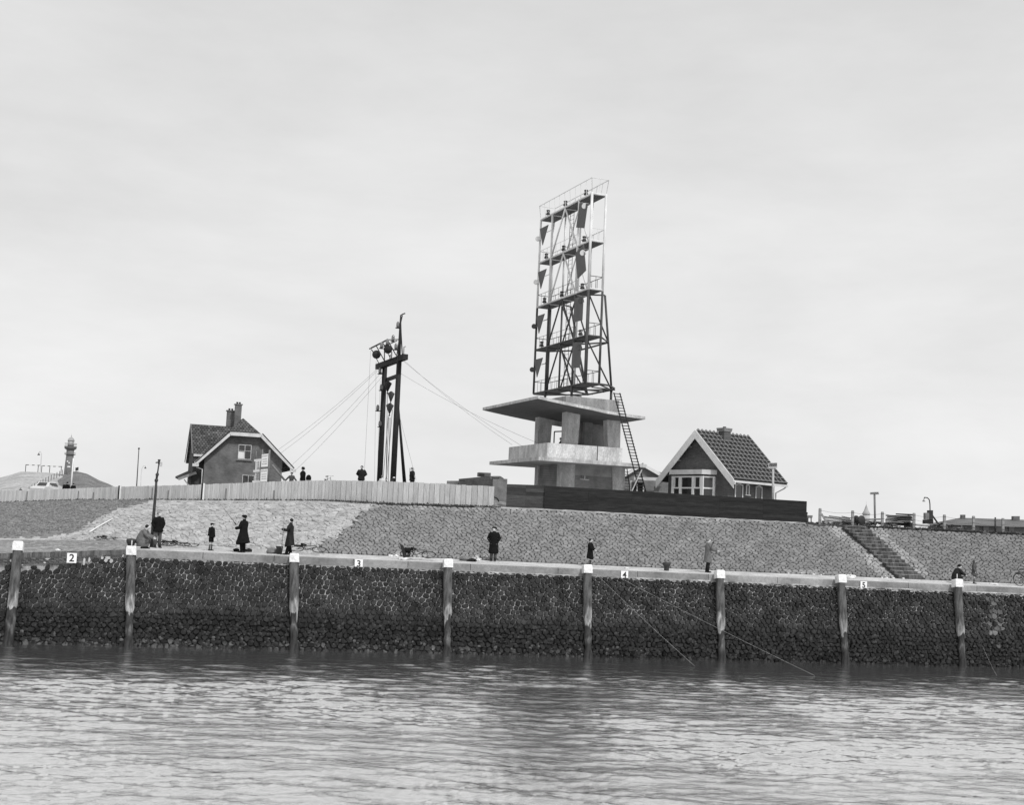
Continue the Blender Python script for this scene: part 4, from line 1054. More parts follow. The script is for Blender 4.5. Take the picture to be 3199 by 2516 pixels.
for i, (x, y, w) in enumerate(((1212, 1198, 25), (1222, 1230, 22), (1218, 1267, 25))):
    c = P(x, y, MP(MDs * .45, 0, 0).y); r_ = w / 2 / FPX * c.y
    mb = MB(); mb.lathe(c + Vector((0, 0, -.72)), [(.02, 0), (r_, .70), (r_ * .95, .74), (.05, .9)], n=16); cn = mb.build('signal_cone', M_['darksteel'] if i else M_['black'], ms)
    mb = MB(); mb.ball(c + Vector((0, 0, -.78)), .07, n=8, m=6); mb.build('toggle', M_['black'], cn)
for (x0, y0, x1, y1) in ((1244, 1262, 1262, 1505), (1246, 1290, 1268, 1505)):
    mb = MB(); mb.tube([P(x0, y0, YR + .1), P(x1, y1 + 20, YR + 1.2)], .075, n=7); mb.build('prop', M_['tar'], ms)
wires = [(1180, 1152, 3, 870, 1405, 12), (1180, 1158, 3, 875, 1418, 14), (1186, 1170, 3, 905, 1460, 10), (1193, 1178, 3, 915, 1478, 10), (1262, 1126, 0, 1600, 1390, -6), (1262, 1130, 0, 1635, 1397, -8), (1253, 1168, 0, 1680, 1385, -5), (1248, 1300, 0, 1300, 1500, 1),
         (1158, 1096, 0, 1137, 1500, 1), (1175, 1130, 2, 1170, 1505, 2), (1188, 1190, 2, 1178, 1505, 2)]
for x0, y0, d0, x1, y1, d1 in wires:
    a = P(x0, y0, YR + d0); b = P(x1, y1, YR + d1); pts = [a.lerp(b, t) - Vector((0, 0, .25 * 4 * t * (1 - t) * (1 if abs(x1 - x0) > 100 else 0))) for t in np.linspace(0, 1, 9)]
    mb = MB(); mb.tube(pts, .0095, n=5); mb.build('wire', M_['timber'], ms)
for (x0, y0, x1, y1) in ((1213, 1300, 1196, 1500), (1215, 1305, 1205, 1505), (1226, 1280, 1208, 1490), (1219, 1305, 1213, 1500), (1210, 1232, 1206, 1500)):
    mb = MB(); mb.tube([P(x0, y0, MP(1.8, 0, 0).y), P(x1, y1 + 8, MP(1.5, 0, 0).y)], .022, n=5); mb.build('halyard', M_['iron'], ms)

# ================================================================== brick house on the left (jerkinhead gable)
HA = R(18); HU = Vector((math.cos(HA), math.sin(HA), 0)); HV = Vector((-math.sin(HA), math.cos(HA), 0)); YH = 114.0
hl = P(612, 1447, YH); HX = Vector((hl.x, hl.y, 0))
def H(u, v, z): return HX + HU * u + HV * v + Vector((0, 0, z))
zE = zat(HX.x, HX.y, 1447); uR = along(HX, HU, 915, zE); uTL = along(HX, HU, 721, zE + 4); uTR = along(HX, HU, 820, zE + 4); uA = along(HX, HU, 768, zE + 5)
zT = zat(*H(uTL, 0, 0).xy, 1352); zA = zat(*H(uA, 0, 0).xy, 1303)
h1 = empty('brick_house', tuple(H(uR / 2, 3, 7.6)), 'brown brick house with clipped gable, white bargeboards and two tall chimneys', 'house')
zb = 7.0; vw = .55; slope = (zT - zE) / uTL
def zrf(u): return min(zE + slope * u, zE + slope * (uR - u))
wl_, wr_ = .78, uR - .9
mb = MB(); mb.prism([H(wl_, vw, zb), H(wr_, vw, zb), H(wr_, vw, zrf(wr_) - .15), H(uTR, vw, zT - .15), H(uTL, vw, zT - .15), H(wl_, vw, zrf(wl_) - .15)], HV * 6.5)
mb.build('wall', M_['brickwall'], h1)
# roof: main slopes run back, hip over the gable
dp = 7.6; hipv = 1.7
L0, L1, R0_, R1_, AP, APB = H(0, 0, zE), H(uTL, 0, zT), H(uR, 0, zE), H(uTR, 0, zT), H(uA, hipv, zA), H(uA, dp, zA)
mb = MB(); th_ = Vector((0, 0, -.16))
def slabpoly(poly, mb): mb.prism(poly, th_)
slabpoly([L0, L1, AP, APB, H(0, dp, zE)], mb); slabpoly([R0_, H(uR, dp, zE), APB, AP, R1_], mb); slabpoly([L1, R1_, AP], mb)
rf_ = mb.build('roof', M_['slate'], h1)
mb = MB(); bw2 = .31
for p, q in ((H(-.05, -.03, zE - .06), H(uTL, -.03, zT - .10)), (H(uTL, -.03, zT - .10), H(uTR, -.03, zT - .10)), (H(uTR, -.03, zT - .10), H(uR + .05, -.03, zE - .06))):
    mb.bar(p, q, .06, bw2, up=(0, 0, 1))
mb.box(H(-.02, .0, zE - .18), (.55, .12, .26), rz=HA); mb.box(H(uR + .02, .0, zE - .18), (.55, .12, .26), rz=HA)
mb.build('bargeboard', M_['offwhite'], h1)
for q_ in ((H(uR + .1, -.05, zE + .04), H(uTR + .05, -.05, zT + .1)), (H(-.05, -.05, zE + .07), H(uTL, -.05, zT + .1))):
    mb = MB(); mb.tube(q_, .05, n=6); mb.build('roof_edge', M_['black'], h1)
# wing: ridge runs along HU, to the left
v0 = 3.4; ur = along(H(0, v0, 0), HU, 596, zA - 1); zW = zat(*H(ur, v0, 0).xy, 1325)
ve = 1.1; ue = along(H(0, ve, 0), HU, 602, zE + 1); zWe = zat(*H(ue, ve, 0).xy, 1417)
vb = v0 + 3.6; 
mb = MB(); slabpoly([H(ue, ve, zWe), H(uTL - .3, ve, zWe), H(uTL + .8, v0, zW), H(ur, v0, zW)], mb); slabpoly([H(ur, v0, zW), H(uTL + .8, v0, zW), H(uTL, vb + .6, zWe - .5), H(ue - .1, vb + .6, zWe - .5)], mb); mb.build('roof', M_['slate'], h1)
mb = MB(); mb.prism([H(-.15, ve + .5, zb), H(-.15, vb, zb), H(-.15, vb, zWe - .1), H(-.15, v0, zW - .25), H(-.15, ve + .5, zWe - .1)], HU * 3.0); mb.prism([H(ur + .3, vb, zWe - .75), H(ur + .3, vb, zWe - .5), H(ur + .3, v0, zW - .25), H(ur + .3, ve + .1, zWe - .1), H(ur + .3, ve + .1, zWe - .75)], HU * 1.2); mb.build('wall', mat('wing_brick', .075, .3, 2, fine=.2), h1)
mb = MB(); mb.bar(H(ur - .03, v0, zW - .05), H(ue - .03, ve, zWe - .05), .06, .2); mb.bar(H(ur - .03, v0, zW - .05), H(ur - .03, vb + .6, zWe - .5), .06, .2); mb.build('bargeboard', M_['timber'], h1)
mb = MB(); mb.bar(H(ue + .1, ve - .05, zWe - .15), H(wl_ + 1.1, ve - .05, zWe - .15), .06, .2); mb.build('fascia', M_['offwhite'], h1)
mb = MB(); mb.prism([H(ur - .9, ve - .3, zWe - 2.3), H(.2, ve - .3, zWe - 1.6), H(.2, vb - 1, zWe - 1.2), H(ur - .9, vb - 1, zWe - 2.0)], (0, 0, -.14)); mb.build('porch_roof', M_['tiledark'], h1)
mb = MB(); mb.bar(H(ur - .95, ve - .33, zWe - 2.4), H(.15, ve - .33, zWe - 1.72), .06, .22); mb.build('porch_fascia', M_['postconcrete'], h1)
mb = MB(); mb.tube([H(ur - .4, ve, zWe - 2.4), H(-.2, ve + .3, zWe - 3.1)], .05); mb.tube([H(.2, vw - .1, zE + .1), H(.15, vw - .1, zE - .4), H(.62, vw - .12, zE - .5), H(.66, vw - .1, 7.2)], .045); mb.build('downpipe', M_['offwhite'], h1)
for (x0, x1, y0, y1, v) in ((709, 731, 1284, 1350, 4.2), (733, 753, 1264, 1330, 3.2)):
    a = along(H(0, v, 0), HU, x0, zA); b = along(H(0, v, 0), HU, x1, zA); zt = zat(*H(a, v, 0).xy, y0); z2 = zat(*H(a, v, 0).xy, y1) - .5
    mb = MB(); mb.box(H((a + b) / 2, v + .3, (zt + z2) / 2), (b - a, .6, zt - z2), rz=HA); ch = mb.build('chimney', M_['brickwall'], h1)
    mb = MB(); mb.box(H((a + b) / 2, v + .3, zt + .03), (b - a + .16, .76, .08), rz=HA); mb.build('chimney_cap', M_['brickdark'], ch)
    for k in (.3, .7):
        mb = MB(); mb.lathe(H(a + (b - a) * k, v + .3, zt + .06), [(.10, 0), (.09, .2), (.06, .2)], n=8); mb.build('chimney_pot', M_['black'], ch)
def housewin(x0, x1, y0, y1, mull, bars, P_, plane, root, inset=.03, frame=.08, dir_=None, glassm='glass', frm='white', sill=True):
    """window in the wall plane: plane(u, z) gives the point, P_ the wall direction"""
    O = plane(0, 0); a = along(O, P_, x0, zE); b = along(O, P_, x1, zE); zt = zat(*plane(a, 0).xy, y0); zb_ = zat(*plane(a, 0).xy, y1); an = math.atan2(P_.y, P_.x); nn2 = Vector((P_.y, -P_.x, 0))
    c = plane((a + b) / 2, (zt + zb_) / 2)
    mb = MB(); mb.box(c + nn2 * .012, (b - a, .02, zt - zb_), rz=an); w = mb.build('window', M_[glassm], root)
    mb = MB(); f = frame
    for (cu, cz, su, sz) in ((a + f / 2, 0, f, zt - zb_), (b - f / 2, 0, f, zt - zb_), ) : mb.box(plane(cu, (zt + zb_) / 2) + nn2 * .04, (su, .06, sz), rz=an)
    for cz in (zt - f / 2, zb_ + f / 2): mb.box(plane((a + b) / 2, cz) + nn2 * .038, (b - a - 2 * f, .06, f), rz=an)
    for k in mull: mb.box(plane(a + (b - a) * k, (zt + zb_) / 2) + nn2 * .042, (f, .06, zt - zb_ - 2 * f), rz=an)
    for k, m0, m1 in bars: mb.box(plane(a + (b - a) * (m0 + m1) / 2, zb_ + (zt - zb_) * k) + nn2 * .034, ((b - a) * (m1 - m0), .05, f * .6), rz=an)
    mb.build('window_frame', M_[frm], w)
    if sill:
        mb = MB(); mb.box(plane((a + b) / 2, zb_ - .07) + nn2 * .06, (b - a + .25, .14, .09), rz=an); mb.build('window_sill', M_['timber'], w)
    return w, a, b, zt, zb_
pg = lambda u, z: H(u, vw, z)
w, a, b, zt, zb2 = housewin(741, 782, 1389, 1435, (.5,), ((.58, 0, 1),), HU, pg, h1, frame=.055, frm='concrete')
mb = MB(); mb.box(pg(a + (b - a) * .26, zb2 + .38) - HV * .026, (.5, .012, .6), rz=HA); mb.build('curtain', M_['paper'], w)
housewin(759, 797, 1484, 1530, (.5,), (), HU, pg, h1, frame=.055, frm='concrete')

# ================================================================== brick house on the right (battened roof)
GA = math.atan2(.629, .777); RD = Vector((.777, .629, 0)); GD = Vector((-.777 * 0 - .629, .777, 0)); YG = 90.0
gn = P(2290, 1499, YG); GX = Vector((gn.x, gn.y, 0))
def G(u, v, z): return GX + GD * u + RD * v + Vector((0, 0, z))         # u across the gable (leftwards), v along the ridge
zG = zat(GX.x, GX.y, 1497); GW = along(GX, GD, 2055, zG); ap = G(GW / 2, 0, 0); zR = zat(*ap.xy, 1347); GL = along(ap, RD, 2337, zR)
h2 = empty('gabled_house', tuple(G(GW / 2, GL / 2, 7.3)), 'brick house with white bargeboards, bay window and bare roof battens awaiting tiles', 'house')
pitch = (zR - zG) / (GW / 2); so = .75
mb = MB(); mb.prism([G(so, .35, 6.9), G(so, .35, zG + so * pitch - .2), G(GW / 2, .35, zR - .25), G(GW - so, .35, zG + so * pitch - .2), G(GW - so, .35, 6.9)], RD * (GL - .7)); mb.build('wall', M_['brickwall2'], h2)
mb = MB(); e1 = GL + .15
slabpoly([G(0, 0, zG), G(GW / 2, 0, zR), G(GW / 2, e1, zR), G(0, e1, zG)], mb); slabpoly([G(GW / 2, 0, zR), G(GW, 0, zG), G(GW, e1, zG), G(GW / 2, e1, zR)], mb)
rf2 = mb.build('roof', M_['tiledark'], h2)
mb = MB(); nr_ = (G(0, 0, zG) - G(GW / 2, 0, zR)).normalized(); nb_ = 13; up_ = nr_.cross(RD).normalized()
if up_.z < 0: up_ = -up_
for i in range(nb_ + 1):
    v = e1 * i / nb_; mb.bar(G(0, v, zG) + up_ * .045, G(GW / 2, v, zR) + up_ * .045, .10, .05, up=up_)
mb.build('counter_battens', M_['batten'], rf2)
mb = MB()
for k in range(0, 11):
    t = (k + .1) / 11; mb.bar(G(GW / 2 * t, 0, zG + (zR - zG) * t) + up_ * .10, G(GW / 2 * t, e1, zG + (zR - zG) * t) + up_ * .085, .085, .03, up=up_)
mb.build('battens', M_['batten'], rf2)
for i in range(14):
    v = e1 * (i + .3) / 14
    mb = MB(); mb.tube([G(GW / 2 - .03, v - .05, zR + .0), G(GW / 2, v + .12, zR + .12), G(GW / 2, v + .30, zR + .0)], [.07, .10, .07], n=7); mb.build('ridge_tile', M_['timber'], rf2)
mb = MB(); bh = .46
bo = .10; bi = -.55; zl_ = zG - .12 * pitch
mb.prism([G(-.12, -.03, zl_ + bo), G(GW / 2, -.03, zR + bo), G(GW + .12, -.03, zl_ + bo), G(GW + .12, -.03, zl_ + bi), G(GW / 2, -.03, zR + bi), G(-.12, -.03, zl_ + bi)], RD * -.05)
mb.box(G(-.05, -.05, zG - .28), (.42, .06, .22), rz=math.atan2(GD.y, GD.x)); mb.build('bargeboard', M_['white'], h2)
mb = MB(); mb.bar(G(.02, 0, zG - .16), G(.02, e1 + .1, zG - .16), .08, .16); mb.build('gutter_board', M_['offwhite'], h2)
for t in (.22, .52, .8):
    mb = MB(); mb.bar(G(GW * (1 - t * .5), .0, zR - pitch * GW * .5 * (1 - t) - .42), G(GW * (1 - t * .5), .35, zR - pitch * GW * .5 * (1 - t) - .42), .14, .14); mb.build('purlin_end', M_['timber'], h2)
ca = along(G(GW / 2 - .1, 0, 0), RD, 2245, zR); cb_ = along(G(GW / 2 - .1, 0, 0), RD, 2271, zR); zc_ = zat(*G(GW / 2 - .1, ca, 0).xy, 1340)
mb = MB(); cr = math.atan2(RD.y, RD.x); mb.box(G(GW / 2 - .25, (ca + cb_) / 2, (zc_ + zR - 1.2) / 2), (.72, .62, zc_ - zR + 1.2), rz=cr); ch = mb.build('chimney', M_['brickwall2'], h2)
mb = MB(); mb.box(G(GW / 2 - .25, (ca + cb_) / 2, zc_ - .12), (.84, .74, .13), rz=cr); mb.box(G(GW / 2 - .25, (ca + cb_) / 2, zc_ + .01), (.88, .78, .11), rz=cr); mb.build('chimney_cap', M_['brickdark'], ch)
mb = MB(); mb.lathe(G(GW / 2 - .25, (ca + cb_) / 2, zc_ + .06), [(.13, 0), (.12, .12)], n=8); mb.build('chimney_pot', M_['black'], ch)
# bay window on the gable
y_, x_ = .35, 0
gp = lambda u, z: G(u, .35, z)
bl = along(G(0, -.25, 0), GD, 2105, 9); br_ = along(G(0, -.25, 0), GD, 2196, 9); be = along(G(0, .3, 0), GD, 2228, 9)
zt = zat(*G(br_, -.25, 0).xy, 1488); zf = zt + .12
out = [(bl, -.35), (br_, -.35)]
mb = MB()
plan = [G(bl + .35, .36, 0), G(bl + .25, -.55, 0), G(br_ - .1, -.55, 0), G(be - .25, .36, 0)]
mb.prism([Vector((p.x, p.y, zf)) for p in plan], (0, 0, .34)); by = mb.build('bay_window', M_['offwhite'], h2)
b0_, b1_, b2_ = G(bl, -.35, 0), G(br_, -.35, 0), G(be - .05, .35, 0)
mb = MB()
for p, q in ((b0_, b1_), (b1_, b2_)): mb.prism([(p.x, p.y, 6.9), (q.x, q.y, 6.9), (q.x, q.y, zt), (p.x, p.y, zt)], GD.cross(Vector((0, 0, 1))) * -.01 + RD * .02)
mb.build('pane', M_['glass'], by)
mb = MB(); nd = (b1_ - b0_); 
for t, w2 in ((0, .2), (.27, .2), (.70, .2), (1.0, .26)):
    p = b0_ + nd * t - RD * .04; mb.box((p.x, p.y, (7 + zt) / 2), (w2, .10, zt - 7), rz=math.atan2(nd.y, nd.x))
p = b2_ - RD * .04; mb.box((p.x, p.y, (7 + zt) / 2), (.16, .16, zt - 7), rz=math.atan2(nd.y, nd.x))
zm = zt - .86
for z_ in (zt - .05, zm):
    for p, q in ((b0_, b1_), (b1_, b2_)): mb.bar(Vector((p.x, p.y, z_)) - RD * .035, Vector((q.x, q.y, z_)) - RD * .035, .07, .10)
for t0, t1 in ((.06, .21), (.76, .93)):
    for t in (t0, t1): p = b0_ + nd * t - RD * .03; mb.box((p.x, p.y, (zm + zt) / 2), (.06, .06, zt - zm), rz=math.atan2(nd.y, nd.x))
mb.build('window_frame', M_['white'], by)
# side wall windows
sp = lambda v, z: G(so, v, z)
for (x0, x1, y0, y1) in ((2295, 2320, 1511, 1560), (2329, 2340, 1514, 1546), (2359, 2380, 1518, 1560)):
    a = along(G(so, 0, 0), RD, x0, zG); b = along(G(so, 0, 0), RD, x1, zG); zt_ = zat(*G(so, a, 0).xy, y0); zb_ = zat(*G(so, a, 0).xy, y1)
    arc = [G(so - .02, a, zb_), G(so - .02, b, zb_), G(so - .02, b, zt_ - .08), G(so - .02, (a + b) / 2, zt_ + .03), G(so - .02, a, zt_ - .08)]
    mb = MB(); mb.prism(arc, GD * -.01 * 1); w = mb.build('window', M_['glass'], h2)
    mb = MB()
    for q in (a + .04, b - .04): mb.box(G(so - .05, q, (zt_ + zb_) / 2 - .05), (.07, .07, zt_ - zb_ - .1), rz=cr)
    mb.bar(G(so - .05, a, zt_ - .1), G(so - .05, (a + b) / 2, zt_), .06, .09); mb.bar(G(so - .05, (a + b) / 2, zt_), G(so - .05, b, zt_ - .1), .06, .09)
    mb.build('window_frame', M_['white'] if x0 != 2359 else M_['offwhite'], w)
    mb = MB(); mb.bar(G(so - .08, a - .1, zb_ - .03), G(so - .08, b + .1, zb_ - .03), .1, .06); mb.build('window_sill', M_['offwhite'], w)
mb = MB(); mb.tube([G(.02, e1 - .05, zG - .2), G(.2, e1 - .05, zG - .35), G(so - .1, GL - .3, zG - .7), G(so - .1, GL - .3, 7.2)], .05); mb.build('downpipe', M_['offwhite'], h2)

# small house behind, between tower and right house
YS = 106.0
def S_(x, y, d=0): return P(x, y, YS + d)
h3 = empty('cottage', tuple(S_(2030, 1550)), 'low brick cottage half hidden between the signal tower and the battened house', 'house')
a_, b__, c_ = S_(1945, 1490), S_(2007, 1453), S_(2075, 1492)
mb = MB(); mb.prism([Vector((a_.x, a_.y, 6.9)), Vector((c_.x + .6, c_.y, 6.9)), Vector((c_.x + .6, c_.y, c_.z + .2)), b__ - Vector((0, 0, .2)), Vector((a_.x, a_.y, a_.z - .05))], (1.2, 6, 0)); mb.build('wall', M_['brickdark'], h3)
mb = MB(); e = Vector((1.4, 6.5, 0)); f = Vector((0, -.25, 0))
mb.prism([a_ + f, b__ + f, b__ + f + Vector((0, 0, .15)), a_ + f + Vector((0, 0, .15))], e); mb.prism([b__ + f, c_ + f, c_ + f + Vector((0, 0, .15)), b__ + f + Vector((0, 0, .15))], e)
r3 = mb.build('roof', mat('pantiles', .16, .3, 4, stretch=(5, 1, 1)), h3)
mb = MB(); mb.bar(a_ + f * 1.2, b__ + f * 1.2, .06, .2); mb.bar(b__ + f * 1.2, c_ + f * 1.2, .06, .26); mb.build('bargeboard', M_['white'], h3)
mb = MB(); p, q = S_(1980, 1496, -1), S_(2075, 1499, -1); mb.bar(p, q, .5, .26); mb.build('porch_fascia', M_['offwhite'], h3)
mb = MB(); p = S_(1990, 1525, -.6); mb.box(p, (1.1, .05, 1.1)); w = mb.build('window', M_['glass'], h3)
mb = MB()
for dx in (-.52, 0, .52): mb.box(p + Vector((dx, -.05, 0)), (.08, .06, 1.1))
mb.box(p + Vector((0, -.045, .52)), (1.1, .05, .1)); mb.build('window_frame', M_['white'], w)
mb = MB(); p = S_(2060, 1530, -.6); mb.box(p, (.9, .06, .5)); mb.build('shutter', M_['timber'], h3)
# vergeless ridge tiles of the cottage against the sky
# ================================================================== stone pier and brick bunker at the gate
bk = empty('brick_bunker', tuple(P(1500, 1590, 86)), 'low brick and concrete bunker behind the end of the pale fence', 'bunker')
mb = MB()
def bx(mb, x0, x1, y0, y1, Y, d): 
    a = P(x0, y0, Y); b = P(x1, y0, Y); c = P(x0, y1, Y); mb.prism([(a.x, Y, a.z), (b.x, Y, b.z), (b.x, Y, c.z), (a.x, Y, c.z)], (0, d, 0))
mb.prism([P(1433, 1497, 87), P(1530, 1488, 83), P(1565, 1489, 83), P(1565, 1600, 83), P(1433, 1580, 87)], (0.3, 5, 0)); mb.build('wall', M_['brickwall'], bk)
mb = MB(); bx(mb, 1396, 1440, 1503, 1560, 88, 4); mb.build('wing', mat('bunker_concrete', .16, .3, 1.5, fine=.15), bk)
mb = MB(); bx(mb, 1540, 1585, 1497, 1590, 80, 3); mb.build('pier', mat('pier_stone', .2, .35, 2, fine=.2), bk)
mb = MB(); mb.box(P(1512, 1484, 86), (.80, .7, .26), rz=.2); 
vt = mb.build('vent', mat('vent_brick', .12, .3, 3), bk)
mb = MB(); q = P(1505, 1485, 85.55); mb.box(q, (.36, .06, .20), rz=.2); mb.build('vent_opening', M_['black'], vt)
mb = MB(); bx(mb, 1560, 1564, 1489, 1520, 82.7, .3); bx(mb, 1540, 1563, 1488, 1493, 82.8, .3); mb.build('parapet_step', mat('parapet_brick', .14, .3, 2), bk)
# ================================================================== far left: dunes, lighthouse
def dune(name, ridge, Yr, zb, material, front=60, back=60, lab=None):
    xs = [q[0] for q in ridge]; pxs = np.linspace(xs[0], xs[-1], 90); V = []; n = 16
    for px in pxs:
        r = float(np.interp(px, xs, [q[1] for q in ridge])); k = hx(float(px)); p = P(float(px), r, Yr); zr = max(p.z, zb)
        for j in range(n + 1):
            t = j / n; Y = Yr - front + (front + back) * t; s_ = 1 - abs(Y - Yr) / (front if Y < Yr else back); h = s_ ** .8
            z = zb + (zr - zb) * h + (.35 * vn(px * .4, Y * .2, 1) * (1 - abs(2 * h - 1)) if h > 0 else 0) + (.18 * random.random() if .95 < h else 0)
            V.append(Vector((p.x / Yr * Y, Y, z)))
    mb = MB(); m_ = n + 1; mb.v = [tuple(q) for q in V]; mb.f = [(i * m_ + j, (i + 1) * m_ + j, (i + 1) * m_ + j + 1, i * m_ + j + 1) for i in range(len(pxs) - 1) for j in range(n)]
    mb.smooth = [True] * len(mb.f); mb.t = [1.0] * len(mb.f)
    return mb.build(name, material, kind='structure')
dune('dune', [(-500, 1530), (-200, 1512), (0, 1490), (35, 1480), (65, 1470), (150, 1473), (205, 1479), (260, 1490), (330, 1520)], 520, 7.5, mat('dune_sand', .40, .25, .12, bump=.5, bscale=.6, fine=.3), 120, 60)  # sand lightened: distance haze put into its colour
dune('dune', [(120, 1540), (150, 1520), (175, 1502), (205, 1480), (222, 1470), (240, 1468), (272, 1476), (310, 1497), (340, 1509), (372, 1526), (400, 1540)], 480, 7.5, mat('dune_scrub', .17, .35, .25, bump=.8, bscale=1.2, fine=.4), 60, 30)  # scrub lightened too, haze carried by the colour
YLh = 500.0; lbse = P(214, 1480, YLh); lx, ly = lbse.x, lbse.y
def lz(py): return zat(lx, ly, py)
lh = empty('lighthouse', (lx, ly, lz(1484)), 'grey round lighthouse with domed lantern rising between two dunes', 'lighthouse')
pxm = YLh / FPX
mb = MB(); mb.lathe((lx, ly, 0), [(14 * pxm, lz(1484)), (13.2 * pxm, lz(1460)), (11.3 * pxm, lz(1425)), (11.3 * pxm, lz(1402))], n=24); mb.build('tower_shaft', mat('lighthouse_iron', .21, .2, .3), lh)  # shaft grey raised to paint in the haze of distance
mb = MB(); mb.lathe((lx, ly, 0), [(11.5 * pxm, lz(1407)), (18 * pxm, lz(1402)), (18.5 * pxm, lz(1396)), (11.5 * pxm, lz(1395.5))], n=24); gal = mb.build('gallery', mat('gallery_iron', .12, .2, 1), lh)
mb = MB(); 
for hh in (0, .6, 1.1): mb.ring((lx, ly, lz(1396) + hh + .1), (0, 0, 1), 18 * pxm, .05)
mb.build('railing', M_['iron'], gal)
mb = MB(); mb.ring((lx, ly, lz(1416)), (0, 0, 1), 17 * pxm, .06); mb.ring((lx, ly, lz(1420)), (0, 0, 1), 17 * pxm, .05); mb.lathe((lx, ly, 0), [(11.4 * pxm, lz(1423)), (16.5 * pxm, lz(1421)), (11.4 * pxm, lz(1420.5))], n=20); mb.build('lower_gallery', M_['darksteel'], lh)
mb = MB(); mb.lathe((lx, ly, 0), [(9.3 * pxm, lz(1395.5)), (9.3 * pxm, lz(1379))], n=16); mb.build('lantern_room', mat('lantern_pane', .42, .3, .8, rough=.3), lh)
mb = MB(); mb.lathe((lx, ly, 0), [(10.5 * pxm, lz(1379)), (10.3 * pxm, lz(1377)), (8.6 * pxm, lz(1372)), (5 * pxm, lz(1368.5)), (1.2 * pxm, lz(1366)), (1.4 * pxm, lz(1363)), (.4 * pxm, lz(1360)), (.3 * pxm, lz(1355))], n=18); mb.build('dome', mat('dome_copper', .38, .2, .5), lh)
for (x, y, w) in ((211, 1442, .5), (216, 1447, .5), (215, 1459, 1.1)):
    p = P(x, y, YLh - 12.8 * pxm * 1.0); mb = MB(); mb.box(p, (w, .2, .55)); mb.build('window', M_['white'], lh)
# board frame on the dune
br = empty('beacon_frame', tuple(P(135, 1472, 515)), 'long row of thin dark boards on posts on the crest of the pale dune', 'frame')
for x0, x1, y in ((80, 90, 1453), (100, 108, 1454), (117, 125, 1454.5), (133, 140, 1456), (149, 157, 1457), (166, 174, 1458), (183, 194, 1458.5)):
    mb = MB(); a = P(x0, y, 515); b = P(x1, y, 515); mb.bar(a, b, .12, .28); mb.build('board', M_['iron'], br)
mb = MB(); mb.tube([P(80, 1453, 515.1), P(194, 1458.5, 515.1)], .02, n=4); mb.build('rail', M_['iron'], br)
for x, y in ((81, 1453), (120, 1454), (131, 1456), (156, 1457), (192, 1458.5)):
    mb = MB(); a = P(x, y, 515); mb.box((a.x, a.y, a.z - 1.4), (.2, .2, 2.9)); mb.build('post', M_['iron'], br)
pst = None
for i in range(15):
    t = i / 14; px = 90 + 122 * t; py = 1535 - 62 * t ** .9 ; Y = 440 + 35 * t; a = P(px, py, Y)
    if pst is None:
        mb = MB(); mb.box((a.x, a.y, a.z + .45), (.22, .22, 2.1)); pst = mb.build('fence_post', M_['timber'], label='small wooden post in the row climbing the dune towards the lighthouse', cat='post', group='posts climbing the dune')
    else:
        c = pst.copy(); SC.collection.objects.link(c); c.location = (a.x, a.y, a.z - .6)
for i, (x, y, w, h) in enumerate(((238, 1467, .4, 1.5), (243, 1466, .35, 1.5))):
    a = P(x, y, 480); mb = MB(); mb.box((a.x, a.y, a.z), (w, .6, h * .8)); mb.box((a.x, a.y, a.z + h * .4), (w * 1.15, .7, .12)); mb.build('dune_hut', M_['iron'], label=('left' if i == 0 else 'right') + ' of the two small dark huts on top of the scrubby dune', cat='hut')

# ================================================================== lamps and poles
def hook_lamp(pts, hood, Y, label, m='lightsteel', r=.05, hm='darksteel'):
    p = [P(x, y, Y) for x, y in pts]; rt = empty('street_lamp', tuple(p[0] - Vector((0, 0, .8))), label, 'lamp', 'street lamps')
    mb = MB(); mb.tube([p[0] - Vector((0, 0, .8))] + p, r, n=7); mb.build('lamp_post', M_[m], rt)
    q = P(hood[0], hood[1], Y); k = hood[2] * Y / FPX; mb = MB(); mb.lathe(q, [(k, -.45 * k), (k * .9, 0), (k * .25, k * .9), (k * .15, k * 1.5)], n=12); mb.build('lamp_shade', M_[hm], rt)
hook_lamp([(123, 1514), (127, 1460), (130, 1420), (128, 1412), (122, 1412)], (121, 1421, 4.2), 150, 'pale street lamp in front of the pale dune, left of the lighthouse', 'offwhite', .05)
hook_lamp([(439.5, 1522), (441, 1490), (443, 1465), (448, 1456), (454, 1455)], (454, 1463, 3.6), 170, 'thin hooked street lamp left of the brick house')
hook_lamp([(2905.5, 1597), (2905, 1575), (2903, 1562), (2897, 1556), (2888, 1555), (2887, 1559)], (2886, 1566, 4.6), 100, 'hooked street lamp above the dark cabinet on the crest', 'darksteel', .045, 'postconcrete')
mb = MB(); mb.tube([P(222, 1522, 160) - Vector((0, 0, .8)), P(229, 1432, 160)], [.11, .06], n=8); mb.build('flagpole', M_['cloudwhite'], label='bare white pole in front of the lighthouse', cat='pole')
mb = MB(); mb.tube([P(427, 1523, 150) - Vector((0, 0, .8)), P(434, 1403, 150)], [.07, .05], n=7); mb.ball(P(434, 1402, 150), .12, n=8, m=6); mb.build('thin_pole', M_['darksteel'], label='tall thin dark pole between the leaning lamp post and the far dune', cat='pole')
